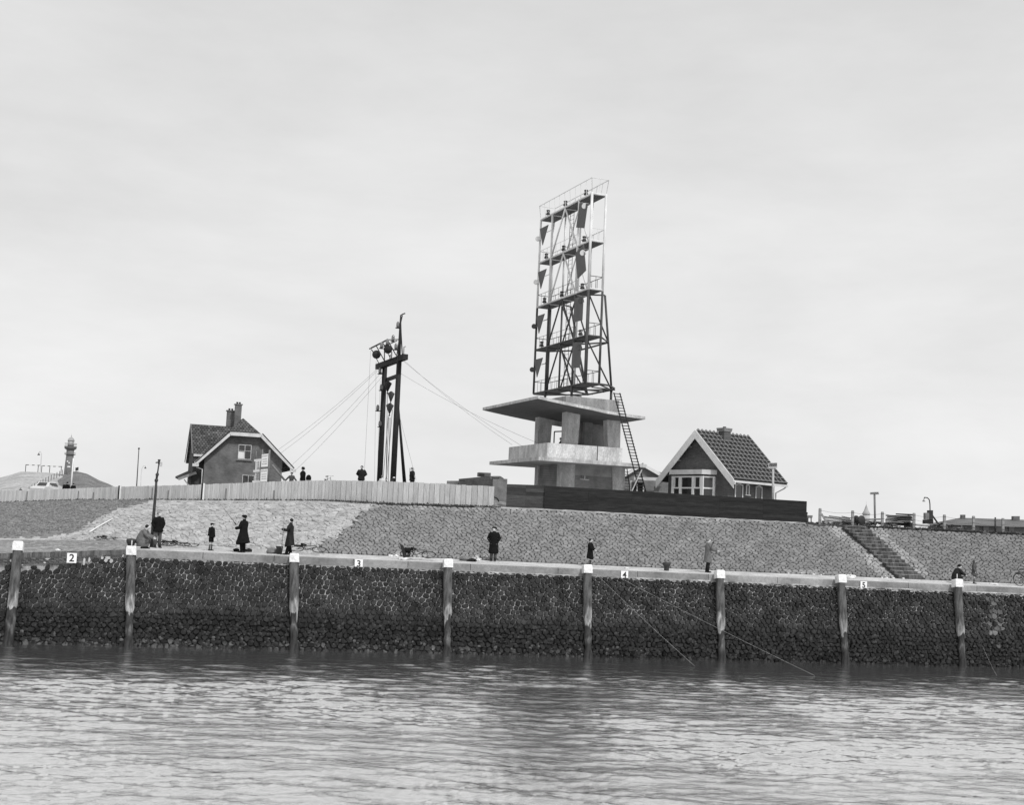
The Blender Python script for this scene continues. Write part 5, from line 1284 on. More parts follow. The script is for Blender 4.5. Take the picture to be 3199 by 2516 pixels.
# old leaning lamp post on the quay
YO = 64.2
lp = empty('lamp_post', tuple(spot(474, YO)), 'tall dark leaning cast-iron post with small sign plates at its head', 'lamp post')
pp = [spot(473, YO)] + [P(x, y, YO) for x, y in ((474, 1690), (481, 1600), (486, 1540), (488.6, 1501))]
mb = MB(); mb.tube(pp, [.09, .085, .075, .062, .058], n=10); mb.lathe(P(488.6, 1501, YO), [(.06, -.1), (.09, -.04), (.09, .03), (.05, .08)], n=10, axis=(.1, 0, 1)); mb.tube([P(488.6, 1501, YO), P(490.5, 1488, YO), P(491, 1484, YO), P(493, 1478, YO)], [.05, .06, .09, .05], n=10)
mb.build('post_shaft', M_['iron'], lp)
mb = MB(); mb.tube([P(492, 1480, YO), P(497, 1446, YO)], .035, n=8); mb.lathe(P(497, 1442, YO), [(.045, -.15), (.05, 0), (.07, .05), (.07, .09), (.02, .1)], n=10); mb.build('post_head', M_['iron'], lp)
mb = MB(); mb.prism([P(498, 1443, YO), P(507, 1445, YO), P(506.5, 1459, YO), P(497, 1458, YO)], (0, .02, 0)); mb.build('sign_plate', M_['concrete'], lp)
mb = MB(); mb.prism([P(486, 1444.5, YO), P(495, 1443, YO), P(495, 1447, YO), P(486, 1448, YO)], (0, .05, 0)); mb.build('bracket_arm', M_['iron'], lp)

# ================================================================== notice boards beside the brick house
YN = 106.0
def nb(x, y): return (780 + x / 14.24, 1400 + y / 14.24)
nbt = empty('notice_board', tuple(P(838, 1525, YN)), 'posts with four white notice boards of fading lettering beside the brick house', 'notice board')
for q, txt in ((((540, 290), (835, 255), (805, 830), (505, 850)), 'STAAT'), (((490, 960), (805, 930), (770, 1495), (470, 1510)), 'STAAT'), (((265, 520), (480, 505), (440, 990), (245, 1020)), None), (((240, 1045), (435, 1030), (400, 1480), (220, 1480)), None)):
    c = [P(*nb(*k), YN + (0 if txt else .8)) for k in q]
    mb = MB(); mb.prism(c, (0, .04, 0)); bd = mb.build('board', M_['paper'] if txt else M_['offwhite'], nbt)
    w = (c[1] - c[0]); dn = (c[3] - c[0])
    if txt: textmesh('lettering', txt, .165, M_['midsteel'], bd, c[0] + w * .5 + dn * .16 - Vector((0, .006, 0)), w, -dn.normalized(), ext=.003)
    mb = MB(); rl_ = random.Random(int(c[0].z * 100))
    for k in range(3 if txt else 5):
        t = (.42 + .18 * k) if txt else (.12 + .17 * k); x0 = rl_.uniform(.12, .22)
        while x0 < .8:
            ww = rl_.uniform(.04, .09); a = c[0] + w * x0 + dn * t - Vector((0, .005, 0)); mb.bar(a, a + w * ww, .004, .06 if txt else .04); x0 += ww + .035
    mb.build('small_print', M_['timber'], bd)
for a, b, r_ in (((890, 90), (815, 1600), .08), ((580, 60), (470, 1600), .045), ((300, 150), (270, 520), .04), ((1000, 760), (1560, 1440), .09)):
    mb = MB(); mb.tube([P(*nb(*b), YN + .12), P(*nb(*a), YN + .12)], r_, n=7); mb.build('post' if a[0] != 1000 else 'strut', M_['timber'], nbt)
for a, b in (((200, 560), (520, 530)), ((160, 1040), (440, 1010)), ((120, 1510), (780, 1500))):
    mb = MB(); mb.bar(P(*nb(*a), YN + .1), P(*nb(*b), YN + .1), .05, .18); mb.build('crosspiece', M_['offwhite'], nbt)

# sign posts on the right
def tsign(px0, px1, y0, y1, pole, Y, label, rows):
    rt = empty('sign_post', tuple(P(pole[2], pole[3], Y)), label, 'sign'); a, b = P(px0, y0 + 1, Y), P(px1, y0, Y); c, d = P(px1, y1, Y), P(px0, y1, Y)
    mb = MB(); mb.prism([a, b, c, d], (0, .04, 0)); bd = mb.build('sign_board', M_['concrete'], rt); w = b - a; dn = d - a; mb = MB(); r2 = random.Random(px0)
    for t, hgt in rows:
        x0 = .06
        while x0 < .93:
            ww = r2.uniform(.05, .13); e = a + w * x0 + dn * t - Vector((0, .006, 0)); mb.bar(e, e + w * min(ww, .95 - x0), .004, hgt); x0 += ww + .035
    mb.build('worn_lettering', M_['iron'], bd)
    mb = MB(); mb.tube([P(pole[2], pole[3], Y + .1) , P(pole[0], pole[1], Y + .1)], .075, n=8); mb.build('pole', M_['timber'] if px0 > 2500 else M_['concrete'], rt)
tsign(2401, 2428, 1446, 1463, (2415, 1450, 2415, 1580), 82, 'sign on a pale post behind the black fence, before the battened house', ((.28, .13), (.62, .10)))
tsign(2718, 2746, 1538, 1546, (2732, 1541, 2734, 1650), 92, 'two-line sign on a tall thin post right of the distant spire', ((.22, .07), (.75, .06)))

# ================================================================== crest on the right: posts, wires, timber, drum
ptop = [(2561, 1589, 1641), (2663, 1596, 1646), (2756, 1600, 1649), (2855, 1604, 1650), (2950, 1609, 1655), (3041, 1613, 1664), (3133, 1620, 1669)]
names_ = ['first concrete post with a sloping brace, beside the end of the black fence', 'concrete post left of the cable drum', 'concrete post left of the timber stack', 'concrete post at the right end of the timber stack', 'concrete post right of the dark cabinet', 'concrete post in front of the left part of the long far roof', 'concrete post nearest the right picture edge, before the long far roof']
cpost = None; heads = []
for i, (px, y0, y1) in enumerate(ptop):
    q = spot(px, crest(px)[0] + .6); top = zat(q.x, q.y, y0); h = top - q.z + .25
    rt = empty('concrete_post', tuple(q), names_[i], 'post', 'concrete posts of the wire fence')
    mb = MB(); mb.box((q.x, q.y, q.z - .25 + h / 2 - .02), (.145, .13, h - .04), rz=.1); mb.box((q.x, q.y, top - .02), (.12, .11, .05), rz=.1); mb.build('post_shaft', M_['postconcrete'], rt)
    if i == 0: mb = MB(); mb.bar(P(2566, 1606, q.y), P(2587, 1642, q.y - .1), .12, .12); mb.build('brace', M_['postconcrete'], rt)
    heads.append((q, top))
mb = MB()
q = spot(3109, 79.6); mb = MB(); mb.tube([q, Vector((q.x, q.y, zat(q.x, q.y, 1617)))], .05, n=8); mb.build('iron_stake', M_['iron'], label='thin dark iron stake between the last two concrete posts', cat='stake')
wf_ = empty('wire_strands', tuple(heads[0][0]), 'thin sagging wire strands strung between the concrete posts on the crest', 'wire')
for k, dz in enumerate((.12, .42, .72, 1.0)):
    pts = []
    for (a, ta), (b, tb) in zip(heads[:-1], heads[1:]):
        for t in (0, .25, .5, .75): pts.append(Vector(a.lerp(b, t).xy).to_3d() + Vector((0, -.08, ta + (tb - ta) * t - dz - .10 * 4 * t * (1 - t))))
    e = heads[-1]; pts.append(Vector((e[0].x, e[0].y - .08, e[1] - dz))); pts.append(pts[-1] + Vector((4, .3, -.15)))
    mb = MB(); mb.tube(pts, .007, n=4); mb.build('wire', M_['iron'], wf_)
rs_ = random.Random(12)
for row in range(8):
    for k in range(3):
        y = 1639 - row * 4.6; x0 = 2768 + rs_.uniform(-1, 6) + (4 if row in (5,) else 0); x1 = 2851 - rs_.uniform(0, 8)
        if row < 4 and k == 0: x1 = 2800 + rs_.uniform(0, 20)
        if row == 7: x0 = 2800
        Y = 82 + k * .32; a, b = P(x0, y, Y), P(x1, y + .5, Y); b.z = a.z + rs_.uniform(-.03, .03)
        mb = MB(); mb.bar(a, b, .26, .07); mb.build('timber_plank', random.Random(row * 3 + k).choice((M_['timber'], M_['tar'], M_['timber'], M_['iron'])), label='weathered plank in the timber stack behind the concrete posts', cat='plank', group='planks of the timber stack')
for i, (x, y0) in enumerate(((2775, 1641), (2838, 1641))):
    mb = MB(); p_ = P(x, y0, 82.3); mb.box((p_.x, p_.y, p_.z), (.2, 1.3, .3)); mb.build('timber_bearer', M_['tar'], label='squared bearer under the %s end of the timber stack' % ('left', 'right')[i], cat='bearer')
# long poles lying between first posts
for i, (x0, y0, x1, y1, r_) in enumerate(((2572, 1612, 2662, 1622, .05), (2576, 1621, 2665, 1628, .09), (2590, 1609, 2655, 1617, .035), (2630, 1610, 2690, 1622, .03), (2688, 1620, 2750, 1619, .05), (2860, 1636, 2960, 1643, .07), (2700, 1626, 2752, 1629, .06))):
    mb = MB(); mb.tube([P(x0, y0 + 4, 81.5 + i * .1), P(x1, y1 + 4, 82 + i * .1)], r_, n=7)
    mb.build('scaffold_pole', M_['paletimber'] if i in (1, 5) else M_['timber'], label=['upper grey pole lying between the first two concrete posts', 'thick pale pole lying between the first two concrete posts', 'thin pole lying across the top of the poles by the first post', 'thin pole sloping down to the cable drum', 'pole lying right of the cable drum', 'long pale beam on the ground below the dark cabinet', 'short pole on the rubble right of the cable drum'][i], cat='pole')
dr_ = empty('cable_drum', tuple(P(2683, 1640, 80.6)), 'round wooden cable drum standing on its rim beside a concrete post', 'drum')
c = P(2683, 1627, 80.6); ax = Vector((.55, -.83, 0)).normalized()
for k, off in ((0, .22), (1, -.22)):
    mb = MB(); mb.lathe(c + ax * off, [(.05, -.03), (.31, -.03), (.31, .03), (.05, .03)], n=26, axis=ax); mb.build('flange', M_['iron'] if k == 0 else M_['tar'], dr_)
mb = MB(); mb.lathe(c, [(.22, -.2), (.22, .2)], n=18, axis=ax); mb.ring(c + ax * .2, ax, .29, .03); mb.build('core', M_['iron'], dr_)
tr_ = empty('wooden_trestle', tuple(P(2530, 1640, 81)), 'small wooden trestle just beyond the end of the black fence', 'trestle')
mb = MB(); mb.prism([P(2521, 1611, 81), P(2539, 1611, 81), P(2538, 1619, 81), P(2520, 1619, 81)], (0, .7, 0)); mb.build('box_top', M_['timber'], tr_)
for x in (2524, 2534): mb = MB(); mb.tube([P(x, 1638, 80.8), P(x, 1618, 81)], .035, n=6); mb.build('leg', M_['iron'], tr_)
bsh = MB(); rb_ = random.Random(3)
for i in range(160):
    c = P(2517 + rb_.uniform(-2, 4), rb_.uniform(1603, 1636), 79.2 + rb_.uniform(-.2, .4)); d = Vector((rb_.uniform(-.08, .08), rb_.uniform(-.08, .08), rb_.uniform(-.08, .1))); e = Vector((rb_.uniform(-.06, .06), 0, rb_.uniform(-.06, .06)))
    bsh.add([c - d, c + e, c + d, c - e], [(0, 1, 2, 3)])
bsh.build('bush', M_['iron'], label='small dark bush at the right end of the black fence', cat='bush')
cb = empty('switch_cabinet', tuple(P(2903, 1640, 84)), 'dark upright cabinet with a pale box beside it and a strut behind', 'cabinet')
for x0, x1, y0, y1, m__, nm, d in ((2903.5, 2915, 1595, 1626, 'iron', 'upright_box', .5), (2891, 2903, 1603, 1624, 'timber', 'side_box', .4), (2891, 2916, 1624.5, 1637, 'tar', 'base_box', .6)):
    mb = MB(); a, b, c, e = P(x0, y0, 84), P(x1, y0, 84), P(x1, y1, 84), P(x0, y1, 84); mb.prism([a, b, c, e], (0, d, 0)); mb.build(nm, M_[m__], cb)
mb = MB(); mb.bar(P(2913, 1612, 84.3), P(2930, 1636, 84.3), .09, .09); mb.build('strut', M_['tar'], cb)
# rubble mounds on the crest
rm = MB(); r4 = random.Random(8)
for (x0, x1, y, n_) in ((2600, 2668, 1637, 40), (2690, 2760, 1636, 60), (2765, 2800, 1643, 25), (2905, 2975, 1643, 60), (2540, 2600, 1637, 20), (2990, 3020, 1652, 14)):
    for i in range(n_):
        px = r4.uniform(x0, x1); c = P(px, y - r4.uniform(-3, 7) * math.sin((px - x0) / (x1 - x0) * 3.14), 81.5 + r4.uniform(-.7, .7)); k = r4.uniform(.06, .2); rm.ball(c, k, k * r4.uniform(.5, 1), k * r4.uniform(.3, .6), n=6, m=4, rot=Matrix.Rotation(r4.uniform(0, 3), 3, 'Z')); 
        rm.t[-24:] = [r4.choice((.3, .6, 1, 1.8))] * 24
rm.smooth = [False] * len(rm.smooth)
rm.build('rubble', mat('rubble_mix', .14, .4, 3, tone=True, bump=.5), kind='stuff', label='rubble and earth heaps along the crest', cat='rubble')
# dark kerb along the crest on the right
mb = MB(); pxs = list(np.arange(2700, 3260, 9.5))
for a, b in zip(pxs[:-1], pxs[1:]):
    if random.random() < .14: continue
    A, B = sl(a, .985), sl(b, .985); mb.bar(A + Vector((0, 0, .03 + random.uniform(-.01, .02))), B + Vector((-.02, 0, .03)), .14, .13)
mb.build('crest_kerb', M_['tar'], kind='structure')

# far roofs and spire
fb = empty('far_building', tuple(P(3080, 1668, 190)), 'long low building with grey hipped roof and two chimneys at the right edge', 'building')
YF_ = 190
mb = MB(); a, b, c, d = P(2962, 1640, YF_), P(3260, 1650, YF_), P(3240, 1626, YF_ + 6), P(3000, 1618.5, YF_ + 6); mb.add([a, b, c, d, a + Vector((0, 12, 0)), b + Vector((0, 12, 0))], [(0, 1, 2, 3), (4, 3, 2, 5), (0, 3, 4), (1, 5, 2), (0, 4, 5, 1)]); mb.build('roof', mat('far_slate', .15, .2, .5, fine=.15), fb)
mb = MB(); mb.prism([a + Vector((.8, .5, 0)), b + Vector((0, .5, 0)), Vector((b.x, b.y + .5, 6)), Vector((a.x + .8, a.y + .5, 6))], (0, 11, 0)); mb.build('wall', mat('far_brick', .12, .2, .5), fb)
for x0, x1, y0 in ((3005, 3016, 1609), (3166, 3186, 1613.5)):
    p, q = P(x0, y0, YF_ + 5), P(x1, y0, YF_ + 5); mb = MB(); mb.prism([p, q, q - Vector((0, 0, 1.2)), p - Vector((0, 0, 1.2))], (0, .8, 0)); mb.build('chimney', M_['brickwall'], fb)
for x in (2985, 3010, 3050, 3080, 3120, 3160):
    p = P(x, 1656, YF_ + .3); mb = MB(); mb.box(p, (.8, .1, .9)); mb.build('window', M_['glass'], fb)
sp_ = empty('church_spire', tuple(P(2706, 1630, 600)), 'faint pointed church spire in the far distance left of the tall sign post', 'spire')
p = P(2706, 1609, 600); k = .15
mb = MB(); zt = zat(p.x, p.y, 1577); mb.lathe((p.x, p.y, 0), [(12.2 * k, p.z), (13.2 * k, p.z + .4), (8 * k, p.z + (zt - p.z) * .35), (.4 * k, zt), (.3 * k, zt + 1.5)], n=8); mb.build('spire_roof', mat('haze_pale_slate', .42, .1, .2), sp_)  # spire slate paled: haze is put into the colour
mb = MB(); mb.lathe((p.x, p.y, 0), [(11 * k, p.z - 6), (11 * k, p.z + .1)], n=8); mb.build('spire_base', mat('haze_pale_stone', .48, .1, .2), sp_)  # base stone likewise pale, with the haze painted in

# ================================================================== car
cr_ = empty('parked_car', (0, 0, 0), 'pale rounded saloon car with its roof showing above the pale fence', 'car')
prof = [(-2.1, .35), (-2.15, .8), (-1.9, .98), (-1.25, 1.05), (-.75, 1.48), (.55, 1.52), (1.1, 1.1), (1.95, .98), (2.15, .75), (2.1, .35)]
mb = MB(); ring = []
for w_, s_ in ((-.78, .96), (-.70, 1.0), (.70, 1.0), (.78, .96)): ring.append([(x * s_, w_ * (1 if z < 1.06 else .84), .35 + (z - .35) * s_) for x, z in prof])
n = len(prof); vs = sum(ring, []); mb.add(vs, [(i * n + j, i * n + (j + 1) % n, (i + 1) * n + (j + 1) % n, (i + 1) * n + j) for i in range(3) for j in range(n)] + [tuple(range(n)), tuple(range(3 * n, 4 * n))[::-1]], smooth=False)
mb.build('body', mat('car_paint', .62, .06, 2, rough=.3, spec=.5), cr_, local=True)
for nm, q in (('rear_window', [(-1.22, -.5, 1.10), (-1.22, .5, 1.10), (-.84, .44, 1.42), (-.84, -.44, 1.42)]), ('windscreen', [(1.09, .52, 1.12), (1.09, -.52, 1.12), (.64, -.46, 1.45), (.64, .46, 1.45)])):
    mb = MB(); mb.prism([Vector(p) + Vector((-.03 if nm[0] == 'r' else .03, 0, .02)) for p in q], (.02, 0, 0)); mb.build(nm, M_['glass'], cr_, local=True)
for sg in (-1, 1):
    for x0, x1, x2, x3 in ((-1.1, -.1, -.1, -.72), (-.02, .95, .5, -.02)):
        mb = MB(); mb.prism([(x0, sg * .69, 1.10), (x1, sg * .69, 1.10), (x2, sg * .665, 1.42), (x3, sg * .665, 1.42)], (0, sg * .025, 0)); mb.build('side_window', M_['glass'], cr_, local=True)
    for x in (-1.3, 1.3):
        mb = MB(); mb.lathe((x, sg * .62, .33), [(.1, -.09), (.33, -.09), (.33, .09), (.1, .09)], n=18, axis=(0, 1, 0)); mb.build('wheel', M_['rubber'], cr_, local=True)
q = P(149, 1509, 150); cr_.scale = (1.12,) * 3; cr_.location = (q.x, 150, q.z - 1.62); cr_.rotation_euler = (0, 0, R(90 - 9))

# ================================================================== people
def skinbody(name, J, E, mat_, label, cat, group=None):
    """J: joint -> (xyz, radius); E: joint pairs; grown as ONE continuous surface"""
    me = bpy.data.meshes.new(name); ks = list(J); ix = {k: i for i, k in enumerate(ks)}
    me.from_pydata([J[k][0] for k in ks], [(ix[a], ix[b]) for a, b in E], [])
    o = bpy.data.objects.new(name, me); SC.collection.objects.link(o)
    sk = o.modifiers.new('skin', 'SKIN'); sk.use_smooth_shade = True
    if not me.skin_vertices: me.skin_vertices.new()
    sv = me.skin_vertices[0].data
    for k in ks: sv[ix[k]].radius = (J[k][1], J[k][1]); sv[ix[k]].use_root = (k == 'pelvis')
    ss_ = o.modifiers.new('sub', 'SUBSURF'); ss_.levels = 1; ss_.render_levels = 1
    dg = bpy.context.evaluated_depsgraph_get(); m2 = bpy.data.meshes.new_from_object(o.evaluated_get(dg)); o.modifiers.clear(); old = o.data; o.data = m2; bpy.data.meshes.remove(old); m2.name = name
    m2.materials.clear(); m2.materials.append(mat_)
    for p in m2.polygons: p.use_smooth = True
    return tag(o, label, cat, group)
BASE = dict(pelvis=(0, 0, .95), waist=(0, 0, 1.10), chest=(0, .01, 1.30), neck=(0, .0, 1.48), head=(0, .02, 1.60), crown=(0, .01, 1.68),
            shl=(-.17, 0, 1.41), shr=(.17, 0, 1.41), ell=(-.25, -.02, 1.13), elr=(.25, -.02, 1.13), wrl=(-.25, .06, .88), wrr=(.25, .06, .88),
            hil=(-.09, 0, .90), hir=(.09, 0, .90), knl=(-.10, .03, .50), knr=(.10, .03, .50), anl=(-.10, -.02, .09), anr=(.10, -.02, .09))
RAD = dict(pelvis=.12, waist=.11, chest=.13, neck=.05, head=.118, crown=.095, sh=.055, el=.04, wr=.028, hi=.085, kn=.055, an=.04)
def person(pos, Hh, face, label, pose=None, coat='blackcoat', hem=.78, flare=1.0, legs='darkcoat', hat=None, hair='hair', collar=False, group=None, crouch=False, bare=False, fit=1.0, turn=0.0, open_=False):
    Jp = dict(BASE); Jp.update(pose or {}); rd = RAD
    J = {k: (Jp[k], rd.get(k, rd.get(k[:2], .06))) for k in Jp}
    E = [('pelvis', 'waist'), ('waist', 'chest'), ('chest', 'neck'), ('neck', 'head'), ('head', 'crown'), ('chest', 'shl'), ('shl', 'ell'), ('ell', 'wrl'), ('chest', 'shr'), ('shr', 'elr'), ('elr', 'wrr'),
         ('pelvis', 'hil'), ('hil', 'knl'), ('knl', 'anl'), ('pelvis', 'hir'), ('hir', 'knr'), ('knr', 'anr')]
    hd = Vector(Jp['head']); fw = (Matrix.Rotation(R(turn), 3, 'Z') @ Vector((0, 1, 0)))
    J['nose'] = (tuple(hd + fw * .118 + Vector((0, 0, -.005))), .018); J['chin'] = (tuple(hd + fw * .045 + Vector((0, 0, -.085))), .055); E += [('head', 'nose'), ('head', 'chin')]
    for s_, sg in (('l', -1), ('r', 1)):
        w = Vector(Jp['wr' + s_]); e = Vector(Jp['el' + s_]); d = (w - e).normalized(); sd = d.cross(Vector((0, 1, 0))); sd = (sd if sd.length > .3 else d.cross(Vector((0, 0, 1)))).normalized(); nrm = sd.cross(d)
        J['pa' + s_] = (tuple(w + d * .06), .032); E.append(('wr' + s_, 'pa' + s_))
        for f_ in range(4):
            o_ = (f_ - 1.5) * .019; L_ = (.066, .078, .072, .056)[f_]; b0 = w + d * .095 + sd * o_; b1 = b0 + d * L_ * .6 + nrm * .012; b2 = b0 + d * L_ * .9 + nrm * .035
            for k_, q_, r_ in (('a', b0, .010), ('b', b1, .009), ('c', b2, .008)): J['f%d%s%s' % (f_, s_, k_)] = (tuple(q_), r_)
            E += [('pa' + s_, 'f%d%sa' % (f_, s_)), ('f%d%sa' % (f_, s_), 'f%d%sb' % (f_, s_)), ('f%d%sb' % (f_, s_), 'f%d%sc' % (f_, s_))]
        J['t' + s_ + 'a'] = (tuple(w + d * .05 - sd * .045 * sg), .012); J['t' + s_ + 'b'] = (tuple(w + d * .09 - sd * .055 * sg + nrm * .02), .010)
        E += [('pa' + s_, 't' + s_ + 'a'), ('t' + s_ + 'a', 't' + s_ + 'b')]
    b = skinbody('person', J, E, M_['skin'], label, 'person', group)
    V = lambda k: Vector(Jp[k])
    fit *= 1.13
    WL[b.name] = Vector((0, 0, 0)); f = fit
    # coat: torso and sleeves
    mb = MB(); pel, wa, chs, nk = V('pelvis'), V('waist'), V('chest'), V('neck')
    sx_ = (V('shr') - V('shl')).normalized()
    rings = []
    if not crouch:
        if hem < .9: rings += [(Vector((pel.x, pel.y - .01, hem)), .21 * flare * f, .16 * flare * f), (Vector((pel.x, pel.y, hem + .04)), .208 * flare * f, .158 * flare * f), (Vector((pel.x, pel.y, (hem + .95) / 2)), (.20 + .21 * flare - .02) / 2 * f, .155 * f * (.5 + .5 * flare))]
        rings += [(pel + Vector((0, 0, 0)), .19 * f, .145 * f), (wa, .17 * f, .135 * f)]
    else:
        rings += [(pel + (pel - wa).normalized() * .13, .19 * f, .16 * f), (pel, .21 * f, .18 * f), (wa, .20 * f, .17 * f)]
    up = (nk - chs).normalized()
    rings += [(chs - up * .04, .205 * f, .15 * f), (chs + up * .06, .215 * f, .145 * f), (nk - up * .075, .165 * f, .11 * f), (nk - up * .03, .105 * f, .085 * f), (nk + up * .02, .068, .072)]
    if collar: rings.append((nk + up * .07, .075, .085))
    mb.loft(rings, n=16, side=sx_)
    for s_ in 'lr':
        a, e, w = V('sh' + s_), V('el' + s_), V('wr' + s_)
        mb.tube([a + (chs - a) * .42 + up * .035, a - up * .01, a.lerp(e, .45), e, e.lerp(w, .5), w + (w - e).normalized() * .01], [.05 * f, .078 * f, .078 * f, .068 * f, .062 * f, .058 * f], n=9)
    mb.build('coat' if hem < .7 else 'jacket', M_[coat], b, local=True)
    if crouch:                                       # coat skirt spread over the thighs
        mb = MB(); mb.loft([(Vector((0, .02, .10)), .30, .27), (Vector((0, .02, .16)), .31, .28), (Vector((0, .03, .34)), .28, .28), (Vector((0, .03, .46)), .25, .25), (Vector((0, -.02, .58)), .20, .16)], n=16); mb.build('coat_skirt', M_[coat], b, local=True)
    for s_ in 'lr':
        h_, k_, a_ = V('hi' + s_), V('kn' + s_), V('an' + s_)
        if bare:
            mb = MB(); mb.tube([h_, h_.lerp(k_, .5), k_ + (h_ - k_) * .1], [.10, .10, .095], n=10); mb.build('trouser_leg', M_[legs], b, local=True)
            mb = MB(); mb.tube([a_ + (k_ - a_) * .75, a_ + (k_ - a_) * .3, a_], [.055, .05, .042], n=9); mb.build('sock', M_['midcoat'], b, local=True)
        else:
            mb = MB(); mb.tube([h_ + Vector((0, 0, .02)), h_.lerp(k_, .5), k_, k_.lerp(a_, .5), a_ - Vector((0, 0, .02))], [.11, .098, .08, .08, .078], n=10); mb.build('trouser_leg', M_[legs], b, local=True)
        mb = MB(); ft = Vector((.02 if s_ == 'r' else -.02, 1, 0)).normalized()
        mb.loft([(a_ + Vector((0, -.07, -.045)), .035, .035), (a_ + Vector((0, 0, -.035)), .045, .055), (a_ + ft * .10 + Vector((0, 0, -.05)), .048, .04), (a_ + ft * .19 + Vector((0, 0, -.06)), .035, .028)], n=10, side=(1, 0, 0)); mb.build('shoe', M_['shoe'], b, local=True)
    rz_ = Matrix.Rotation(R(turn), 3, 'Z'); mb = MB()
    if hat == 'cap':
        mb.ball(hd + Vector((0, 0, .075)) - fw * .01, .118, .125, .06, rot=rz_); mb.ball(hd + fw * .10 + Vector((0, 0, .058)), .07, .075, .014, rot=rz_); mb.build('cap', M_['blackcoat'], b, local=True)
    elif hat == 'hat':
        mb.lathe(hd + Vector((0, 0, .045)), [(.155, 0), (.155, .012), (.105, .02), (.10, .09), (.085, .12), (.03, .11)], n=14); mb.build('hat', M_['blackcoat'], b, local=True)
    elif hat == 'beret':
        mb.ball(hd + Vector((0, -.01, .085)), .13, .13, .05, rot=rz_); mb.build('beret', M_['blackcoat'], b, local=True)
    elif hat == 'hood':
        mb.ball(hd + Vector((0, -.03, 0)), .125, .12, .15, rot=rz_); mb.ball(hd + Vector((0, -.03, -.13)), .14, .12, .10, rot=rz_); mb.build('headscarf', M_['midcoat'], b, local=True)
    mb = MB(); mb.ball(hd - fw * .042 + Vector((0, 0, .050)), .098, .092, .092, rot=rz_)
    if hat != 'hood': mb.build('hair', M_[hair], b, local=True)
    for sg in (-1, 1):
        mb = MB(); c = hd + fw * .092 + (rz_ @ Vector((sg * .033, 0, .02))); mb.ball(c, .012, n=6, m=4); mb.build('eye', M_['hair'], b, local=True)
    b.scale = (Hh / 1.75,) * 3; b.location = pos; b.rotation_euler = (0, 0, R(face))
    return b
# face: degrees about z of a figure that looks away from the camera at 0, to the right of the picture at -90, at the camera at 180
def gp_(px, Y): return tuple(spot(px, Y))
pocket = dict(elr=(.29, -.03, 1.15), wrr=(.18, .05, .98), ell=(-.29, -.03, 1.15), wrl=(-.18, .05, .98))
person(gp_(490, 63.6), 1.80, -140, 'man in a black jacket leaning by the tall dark post, hands in pockets', pose=dict(pocket, anl=(-.13, .0, .09), anr=(.14, .02, .09)), hem=.80, fit=1.08, legs='midcoat', hair='fairhair', turn=20)
cj = dict(pelvis=(0, -.10, .34), waist=(0, -.07, .50), chest=(0, .03, .71), neck=(0, .13, .88), head=(0, .21, .985), crown=(0, .21, 1.065), shl=(-.18, .07, .82), shr=(.18, .07, .82), ell=(-.23, .26, .62), elr=(.23, .26, .62), wrl=(-.08, .48, .55), wrr=(.09, .50, .52),
          hil=(-.1, -.08, .32), hir=(.1, -.08, .32), knl=(-.15, .32, .44), knr=(.15, .30, .38), anl=(-.14, .14, .09), anr=(.14, .05, .09))
person(gp_(443, 61.6), 1.80, -90, 'man in a grey raincoat squatting beside the round bollard', pose=cj, crouch=True, coat='greycoat', hem=.5, fit=1.05, legs='midcoat')
person(gp_(657, 63.0), 1.36, -115, 'boy in black jacket and shorts with peaked cap standing left of the angler', pose=dict(elr=(.27, .04, 1.16), wrr=(.40, .10, .93), ell=(-.26, -.02, 1.14), wrl=(-.25, .05, .88)), coat='blackcoat', hem=.86, flare=1.05, legs='blackcoat', hat='cap', bare=True)
person(gp_(757, 62.6), 1.84, 70, 'man in a long flared black overcoat holding a fishing rod', pose=dict(elr=(.24, .10, 1.14), wrr=(.12, .33, 1.12), ell=(-.24, .08, 1.14), wrl=(-.10, .34, 1.10)), coat='blackcoat', hem=.42, flare=1.55, hat='beret', collar=True, fit=1.08, legs='blackcoat')
person(gp_(903, 62.4), 1.78, 95, 'man in a shiny belted leather coat fishing above the third pile', pose=dict(elr=(.27, .12, 1.16), wrr=(.08, .34, 1.18), ell=(-.27, .14, 1.16), wrl=(-.05, .36, 1.20), anl=(-.12, .12, .09), anr=(.14, -.06, .09)), coat='leather', hem=.42, flare=1.35, collar=True, hat=None, legs='blackcoat')
person(gp_(1540, 66.0), 1.78, 180, 'man in a knee-length black coat and beret facing the water', pose=pocket, coat='blackcoat', hem=.42, flare=1.05, hat='beret', legs='midcoat', turn=-30)
person(gp_(1842, 66.2), 1.45, -115, 'boy in a black coat with bare legs standing above the sign numbered 4', pose=dict(elr=(.2, .12, 1.14), wrr=(.10, .30, 1.05), ell=(-.2, .12, 1.14), wrl=(-.06, .30, 1.05)), coat='blackcoat', hem=.50, flare=1.2, bare=True, legs='blackcoat')
person(gp_(2210, 67.0), 1.80, -85, 'man in a light grey raincoat casting a line, right of the mushroom bollard', pose=dict(elr=(.2, .18, 1.18), wrr=(.1, .42, 1.12), ell=(-.2, .18, 1.18), wrl=(-.06, .42, 1.12)), coat='greycoat', hem=.50, flare=1.15, legs='darkcoat', hair='fairhair')
person(gp_(2988, 69.9), 1.60, -80, 'person in dark clothes squatting on the quay near the last pile', pose=cj, crouch=True, coat='darkcoat', hem=.5, hat='beret')
person(gp_(3043, 70.3), 1.30, -110, 'girl with headscarf and short grey coat right of the squatting person', coat='midcoat', hem=.62, flare=1.25, hat='hood', bare=True, legs='midcoat')
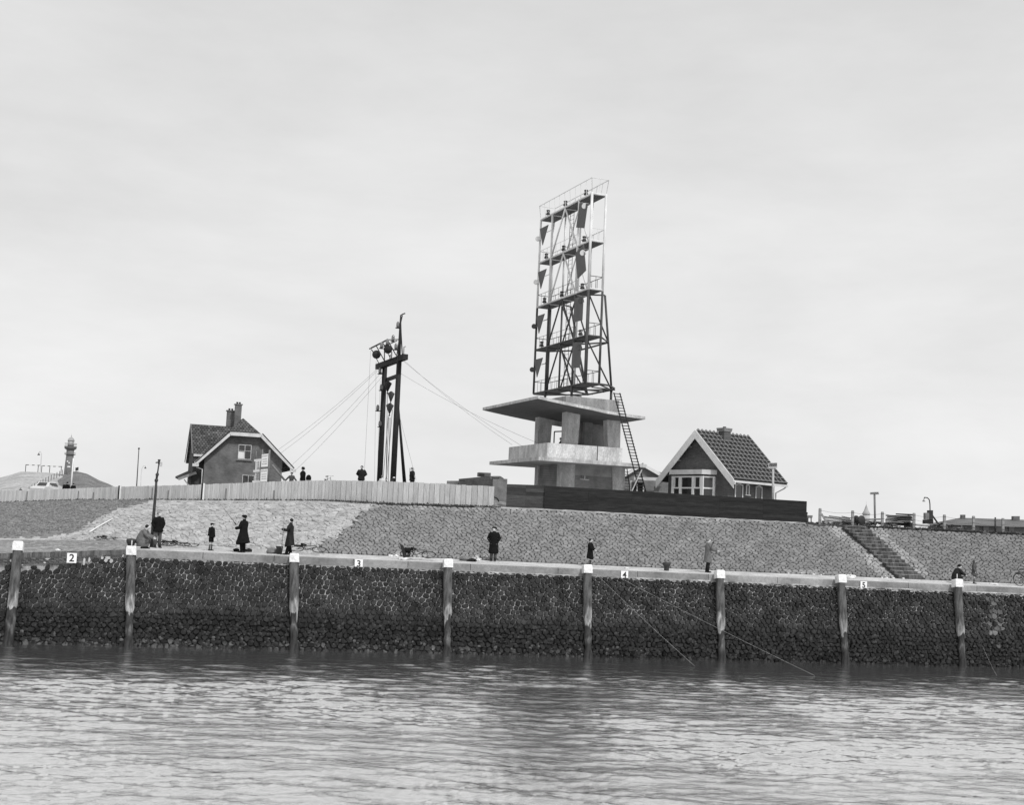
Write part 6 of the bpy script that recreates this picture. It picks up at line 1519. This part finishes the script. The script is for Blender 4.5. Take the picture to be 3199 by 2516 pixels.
# behind the fence
def behind(px, ytop, Y, H_, face, label, **k):
    q = P(px, ytop, Y); return person((q.x, Y, q.z - H_), H_, face, label, **k)
behind(65, 1524, 142, 1.1, 180, 'lone dark head above the far left end of the pale fence', coat='blackcoat')
behind(204, 1507, 138, 1.72, 60, 'left figure of the dark pair by the bare white pole', coat='blackcoat', hair='fairhair')
behind(211, 1506, 139, 1.75, 10, 'right figure of the dark pair by the bare white pole', coat='blackcoat')
behind(230, 1510, 138, 1.66, 0, 'single dark figure just right of the bare white pole', coat='blackcoat', fit=1.1)
behind(912, 1476, 93.2, 1.45, 165, 'boy in cap leaning arms on the fence by the brick house', coat='midcoat', hat='cap', pose=dict(elr=(.34, .1, 1.2), wrr=(.5, .15, 1.0), ell=(-.34, .1, 1.2), wrl=(-.55, .15, 1.0)))
behind(948, 1460, 93, 1.85, 80, 'man in a dark hat and coat with a pack behind the pale fence', coat='blackcoat', hat='hat', fit=1.12)
behind(1131, 1455, 90, 1.82, 180, 'dark-haired man standing alone behind the pale fence with hands behind his back', coat='darkcoat', fit=1.05, pose=dict(elr=(.31, -.08, 1.16), wrr=(.10, -.16, 1.02), ell=(-.31, -.08, 1.16), wrl=(-.10, -.16, 1.02)))
behind(1195, 1485, 89, 1.5, -20, 'fair-haired child in a light top at the foot of the left mast pole', coat='offwhite', hair='fairhair', hem=.86)
behind(1207, 1494, 89, 1.35, 180, 'small dark-haired child looking over the fence between the mast poles', coat='midcoat')
behind(1289, 1460, 90, 1.76, -60, 'man in a dark coat right of the mast carrying a stick on his shoulder', coat='darkcoat', hair='fairhair', fit=1.0)
q = P(1755, 1352, YT + 5); person((q.x, q.y, z0), min(1.8, q.z - z0), 75, 'man in dark overalls and cap inside the open upper floor of the tower', coat='blackcoat', hat='cap')
mb = MB(); mb.tube([P(1280, 1496, 90.1), P(1281, 1463, 90)], .025, n=6); mb.build('walking_stick', M_['tar'], label='dark stick on the shoulder of the man right of the mast', cat='stick')
mb = MB(); mb.ball(P(964, 1495, 93.2), .20, .2, .26); mb.build('rucksack', M_['blackcoat'], label='round dark rucksack on the back of the man in the hat', cat='rucksack')
mb = MB(); mb.ball(P(1231, 1496, 89), .10, .1, .06); mb.ball(P(1226, 1500, 89), .17, .1, .09); mb.build('cloth_bundle', M_['black'], label='dark bundle showing over the fence at the foot of the right mast pole', cat='bundle')
mb = MB(); mb.ball(P(1231, 1493, 88.9), .09, .05, .05); mb.build('sailor_cap', M_['white'], label='white cap lying on the dark bundle at the right mast pole', cat='cap')

# ================================================================== fishing tackle
def rod(p0, p1, label, r=.012):
    rt = empty('fishing_rod', tuple(p0), label, 'fishing rod', 'fishing rods'); mb = MB(); mb.tube([p0, p0.lerp(p1, .5), p1], [r * 1.6, r, r * .5], n=6); mb.build('rod_blank', M_['timber'], rt)
    mb = MB(); mb.tube([p0, p0.lerp(p1, .12)], r * 2.2, n=7); mb.build('grip', M_['tar'], rt)
rod(P(738, 1640, 62.3), P(690, 1577, 61.5), 'bamboo rod pointing up to the left from the man in the black overcoat')
rod(spot(878, 62) + Vector((0, 0, .02)), P(892, 1575, 62.2), 'thin upright rod beside the man in the leather coat')
rod(P(2226, 1697, 66.8), P(2262, 1702, 64.5), 'rod held out to the right by the man in the grey raincoat')
rod(P(1856, 1690, 66.0), P(1880, 1700, 64.6), 'short rod held by the boy in black')
for (a, Ya, b, lab) in (((1850, 1782), 64.2, (2170, 2082), 'fishing line running from the coping right of the fifth pile down to the water'), ((1905, 1790), 64.3, (2545, 2112), 'long bright fishing line slanting far to the right into the water'), ((2314, 1816), 65.8, (2552, 2066), 'fishing line right of the sixth pile'), ((3070, 2020), 66.5, (3114, 2112), 'short fishing line near the right edge of the wall foot'), ((1930, 1800), 64.3, (2110, 1980), 'faint fishing line just below the sign numbered 4')):
    A = P(a[0], a[1], Ya); B = onz(b[0], b[1], .02); pts = [A.lerp(B, t) - Vector((0, 0, .25 * t * (1 - t))) for t in np.linspace(0, 1, 8)]
    mb = MB(); mb.tube(pts, .0038, n=4); mb.build('fishing_line', M_['concrete'], label=lab, cat='fishing line', group='fishing lines')
b0 = spot(872, 62.6); bk_ = empty('bucket', tuple(b0), 'dark bucket on the quay beside the man in the leather coat', 'bucket')
mb = MB(); mb.lathe(b0 + Vector((0, 0, .01)), [(.13, 0), (.17, .36), (.18, .38), (.16, .38), (.13, .05)], n=16); mb.build('pail', M_['iron'], bk_); mb = MB(); mb.ring(b0 + Vector((0, 0, .38)), (0, 1, .2), .17, .008, n=20, k=5); mb.build('handle', M_['chrome'], bk_)
def lump(px, Y, s, m, name, label, cat, seed=1, flat=.6, dz=0):
    c = spot(px, Y); r6 = random.Random(seed); mb = MB(); mb.ball(c + Vector((0, 0, s * flat * .7 + dz)), s, s * .7, s * flat, n=12, m=8)
    mb.v = [tuple(Vector(v) + Vector((r6.uniform(-1, 1), r6.uniform(-1, 1), r6.uniform(-1, 1))) * s * .16) for v in mb.v]; return mb.build(name, m, label=label, cat=cat)
lump(848, 62.8, .27, M_['rock'], 'boulder', 'rounded grey boulder left of the bucket', 'rock', 2)
lump(738, 63.4, .17, M_['blackcoat'], 'tackle_bag', 'black bag behind the feet of the man in the overcoat, on the left', 'bag', 3, .5)
lump(774, 63.6, .21, M_['darkcoat'], 'canvas_bag', 'long dark bag behind the feet of the man in the overcoat, on the right', 'bag', 4, .4)
lump(2656, 68.6, .33, M_['white'], 'white_rock', 'white rock on the quay right of the split white cap', 'rock', 5, .4)
lump(1455, 65.2, .35, M_['timber'], 'sack', 'crumpled grey sack on the quay right of the fourth pile', 'sack', 6, .4)
lump(1475, 65.0, .24, M_['darkcoat'], 'dark_sack', 'dark sack beside the white paper on the quay', 'sack', 7, .35)
lump(1481, 65.4, .17, M_['white'], 'paper_parcel', 'white paper parcel lying by the dark sack', 'parcel', 8, .3)
lump(1262, 63.6, .3, M_['white'], 'white_cloth', 'white cloth on the quay under the fallen bicycle with the bag', 'cloth', 9, .18)
lump(1955, 66.4, .22, M_['white'], 'paper_scrap', 'scrap of white paper on the coping above the sign numbered 4', 'paper', 10, .12)
lump(3105, 70.6, .24, M_['white'], 'white_rag', 'white rag on the coping right of the girl', 'rag', 11, .12)
lump(180, 60.5, .12, M_['white'], 'white_stone', 'small white stone above the brick coping, left of sign 2', 'stone', 12, .5)
# white debris strip on slope toe
# bollards
def bollard(px, Y, s, label, kind=0):
    c = spot(px, Y); rt = empty('bollard', tuple(c), label, 'bollard', 'mooring bollards')
    mb = MB()
    prof = [(.20, -.1), (.21, .05), (.24, .25), (.34, .48), (.36, .58), (.30, .68), (.12, .72)] if kind == 0 else [(.19, -.1), (.20, .05), (.22, .30), (.30, .46), (.325, .56), (.31, .64), (.18, .68)]
    mb.lathe(c, [(r * s, z * s) for r, z in prof], n=22); mb.build('bollard_body', M_['iron'], rt)
bollard(408, 61.4, .64, 'round-headed iron bollard beside the squatting man in the raincoat'); bollard(2082, 66.6, .64, 'mushroom-headed iron bollard between the sign numbered 4 and the grey raincoat man', 1)

# ================================================================== bicycles
def bicycle(label, bag=False):
    rt = empty('bicycle', (0, 0, 0), label, 'bicycle', 'bicycles lying on the dike')
    for x in (0, 1.08):
        c = Vector((x, 0, .34)); wh = empty('wheel', (0, 0, 0), parent=rt); mb = MB(); mb.ring(c, (0, 1, 0), .325, .020, n=32, k=7); mb.build('tyre', M_['rubber'], wh, local=True)
        mb = MB(); mb.ring(c, (0, 1, 0), .30, .010, n=32, k=5); mb.build('rim', M_['chrome'], wh, local=True)
        mb = MB(); mb.lathe(c, [(.03, -.05), (.03, .05)], n=8, axis=(0, 1, 0))
        for k in range(14): a = k * math.pi / 7; mb.tube([c, c + Vector((math.cos(a) * .3, 0, math.sin(a) * .3))], .003, n=3)
        mb.build('spokes', M_['chrome'], wh, local=True)
        mb = MB(); mb.tube([c + Vector((math.cos(t) * .36, 0, math.sin(t) * .36)) for t in np.linspace(.3 if x == 0 else .1, 2.9, 12)], .022, n=5); mb.build('mudguard', M_['black'], rt, local=True)
    A, B, C, D, S = Vector((0, 0, .34)), Vector((.45, 0, .30)), Vector((.30, 0, .78)), Vector((.88, 0, .86)), Vector((.92, 0, .74))
    mb = MB()
    for p, q in ((A, B), (A, C), (B, C), (C, D), (B, S), (D, S), (S, Vector((1.08, 0, .34)))): mb.tube([p, q], .017, n=7)
    mb.build('frame', M_['black'], rt, local=True)
    mb = MB(); mb.tube([C, Vector((.27, 0, .90))], .014); mb.build('seat_post', M_['chrome'], rt, local=True)
    mb = MB(); mb.loft([((.12, 0, .93), .10, .03), ((.25, 0, .94), .09, .035), ((.42, 0, .95), .025, .02)], n=10, side=(0, 1, 0)); mb.build('saddle', M_['shoe'], rt, local=True)
    mb = MB(); mb.tube([D, Vector((.86, 0, 1.0))], .014); mb.tube([Vector((.66, -.27, .98)), Vector((.80, -.24, 1.02)), Vector((.90, -.08, 1.0)), Vector((.90, .08, 1.0)), Vector((.80, .24, 1.02)), Vector((.66, .27, .98))], .013, n=6); mb.build('handlebar', M_['chrome'], rt, local=True)
    mb = MB(); mb.ring((.45, 0, .30), (0, 1, 0), .09, .008, n=18, k=4); mb.tube([(.45, -.08, .30), (.45, .08, .30)], .012); mb.tube([(.45, .08, .30), (.58, .08, .20)], .010); mb.tube([(.45, -.08, .30), (.32, -.08, .40)], .010); mb.build('crankset', M_['chrome'], rt, local=True)
    mb = MB(); mb.box((-.02, 0, .74), (.34, .13, .015)); mb.build('carrier', M_['black'], rt, local=True)
    if bag: mb = MB(); mb.box((-.02, .10, .55), (.34, .12, .30)); mb.box((-.02, -.10, .55), (.34, .12, .30)); mb.box((0, 0, .72), (.3, .3, .05)); mb.build('saddle_bag', M_['blackcoat'], rt, local=True)
    return rt
bkA = bicycle('bicycle lying on the quay right of the standing man, nearer of the pair')
def put(b, px, Y, yaw, roll, dz=.05, pit=0):
    q = spot(px, Y); b.location = q + Vector((0, 0, dz)); b.rotation_mode = 'XYZ'; b.rotation_euler = (R(roll), R(pit), R(yaw))
put(bkA, 528, 64.4, 14, -78, .10)
bkB = copy_tree(bkA); bkB['label'] = 'bicycle lying on the quay right of the standing man, half under the other one'; put(bkB, 508, 66.0, 25, -80, .06)
bkC = copy_tree(bkA); bkC['label'] = 'bicycle lying behind the man in the leather coat with raised handlebar'; put(bkC, 925, 63.6, 4, -70, .12)
bkE = copy_tree(bkA); bkE['label'] = 'small-looking bicycle lying on the bare slope left of the leaning post'; put(bkE, 312, 75.5, 18, -80, .08)
bkF = copy_tree(bkA); bkF['label'] = 'bicycle leaning at the right picture edge on the quay'; put(bkF, 3186, 70.6, 10, -12, .0)
bkD = bicycle('bicycle with a large bag lying on the quay above sign 3', bag=True); put(bkD, 1268, 63.7, -2, -64, .12)
bkG = copy_tree(bkA); bkG['label'] = 'bicycle behind the pale fence of which only the handlebar shows'; q = P(1055, 1486, 90); bkG.location = (q.x - .9, 90.5, q.z - 1.02); bkG.rotation_euler = (0, 0, R(75))
bkH = copy_tree(bkA); bkH['label'] = 'bicycle whose wheel shows in the gap at the end of the pale fence'; q = spot(1518, 79.3); bkH.location = q + Vector((-.62, -.2, -.02)); bkH.rotation_euler = (R(8), 0, R(-4))
mb = MB(); c = spot(1256, 63.6); mb.prism([c + Vector((-.15, 0, .75)), c + Vector((.02, 0, .70)), c + Vector((.28, 0, .02)), c + Vector((.08, 0, .02))], (0, .05, 0)); mb.build('dark_board', M_['tar'], label='short dark board propped at the rear of the bicycle with the bag', cat='board')
mb = MB(); mb.tube([P(2, 1695, 62.5), P(300, 1655, 82)], .05); 
# pale streak / hose on the slope left
pts = [sl(355 - 70 * t, .42 - .30 * t) + Vector((0, 0, .13)) for t in np.linspace(0, 1, 8)]
mb = MB(); mb.tube(pts, [(.07, .02)] * 8, n=6); mb.build('pale_plank', M_['white'], label='long white plank lying down the bare slope beside a bicycle', cat='plank')
for i in range(60):
    r7 = random.Random(i); px = r7.choice((r7.uniform(1215, 1250), r7.uniform(1480, 1500), r7.uniform(2440, 2580), r7.uniform(2750, 2830))); q = spot(px, toe(px) + r7.uniform(-.6, .4)); 
    if i == 0: mbs = MB()
    k = r7.uniform(.03, .09); mbs.ball(q + Vector((0, 0, k * .4)), k, k, k * .5, n=6, m=4)
mbs.build('white_debris', M_['white'], kind='stuff', label='scraps of white debris at the foot of the stone slope', cat='debris')
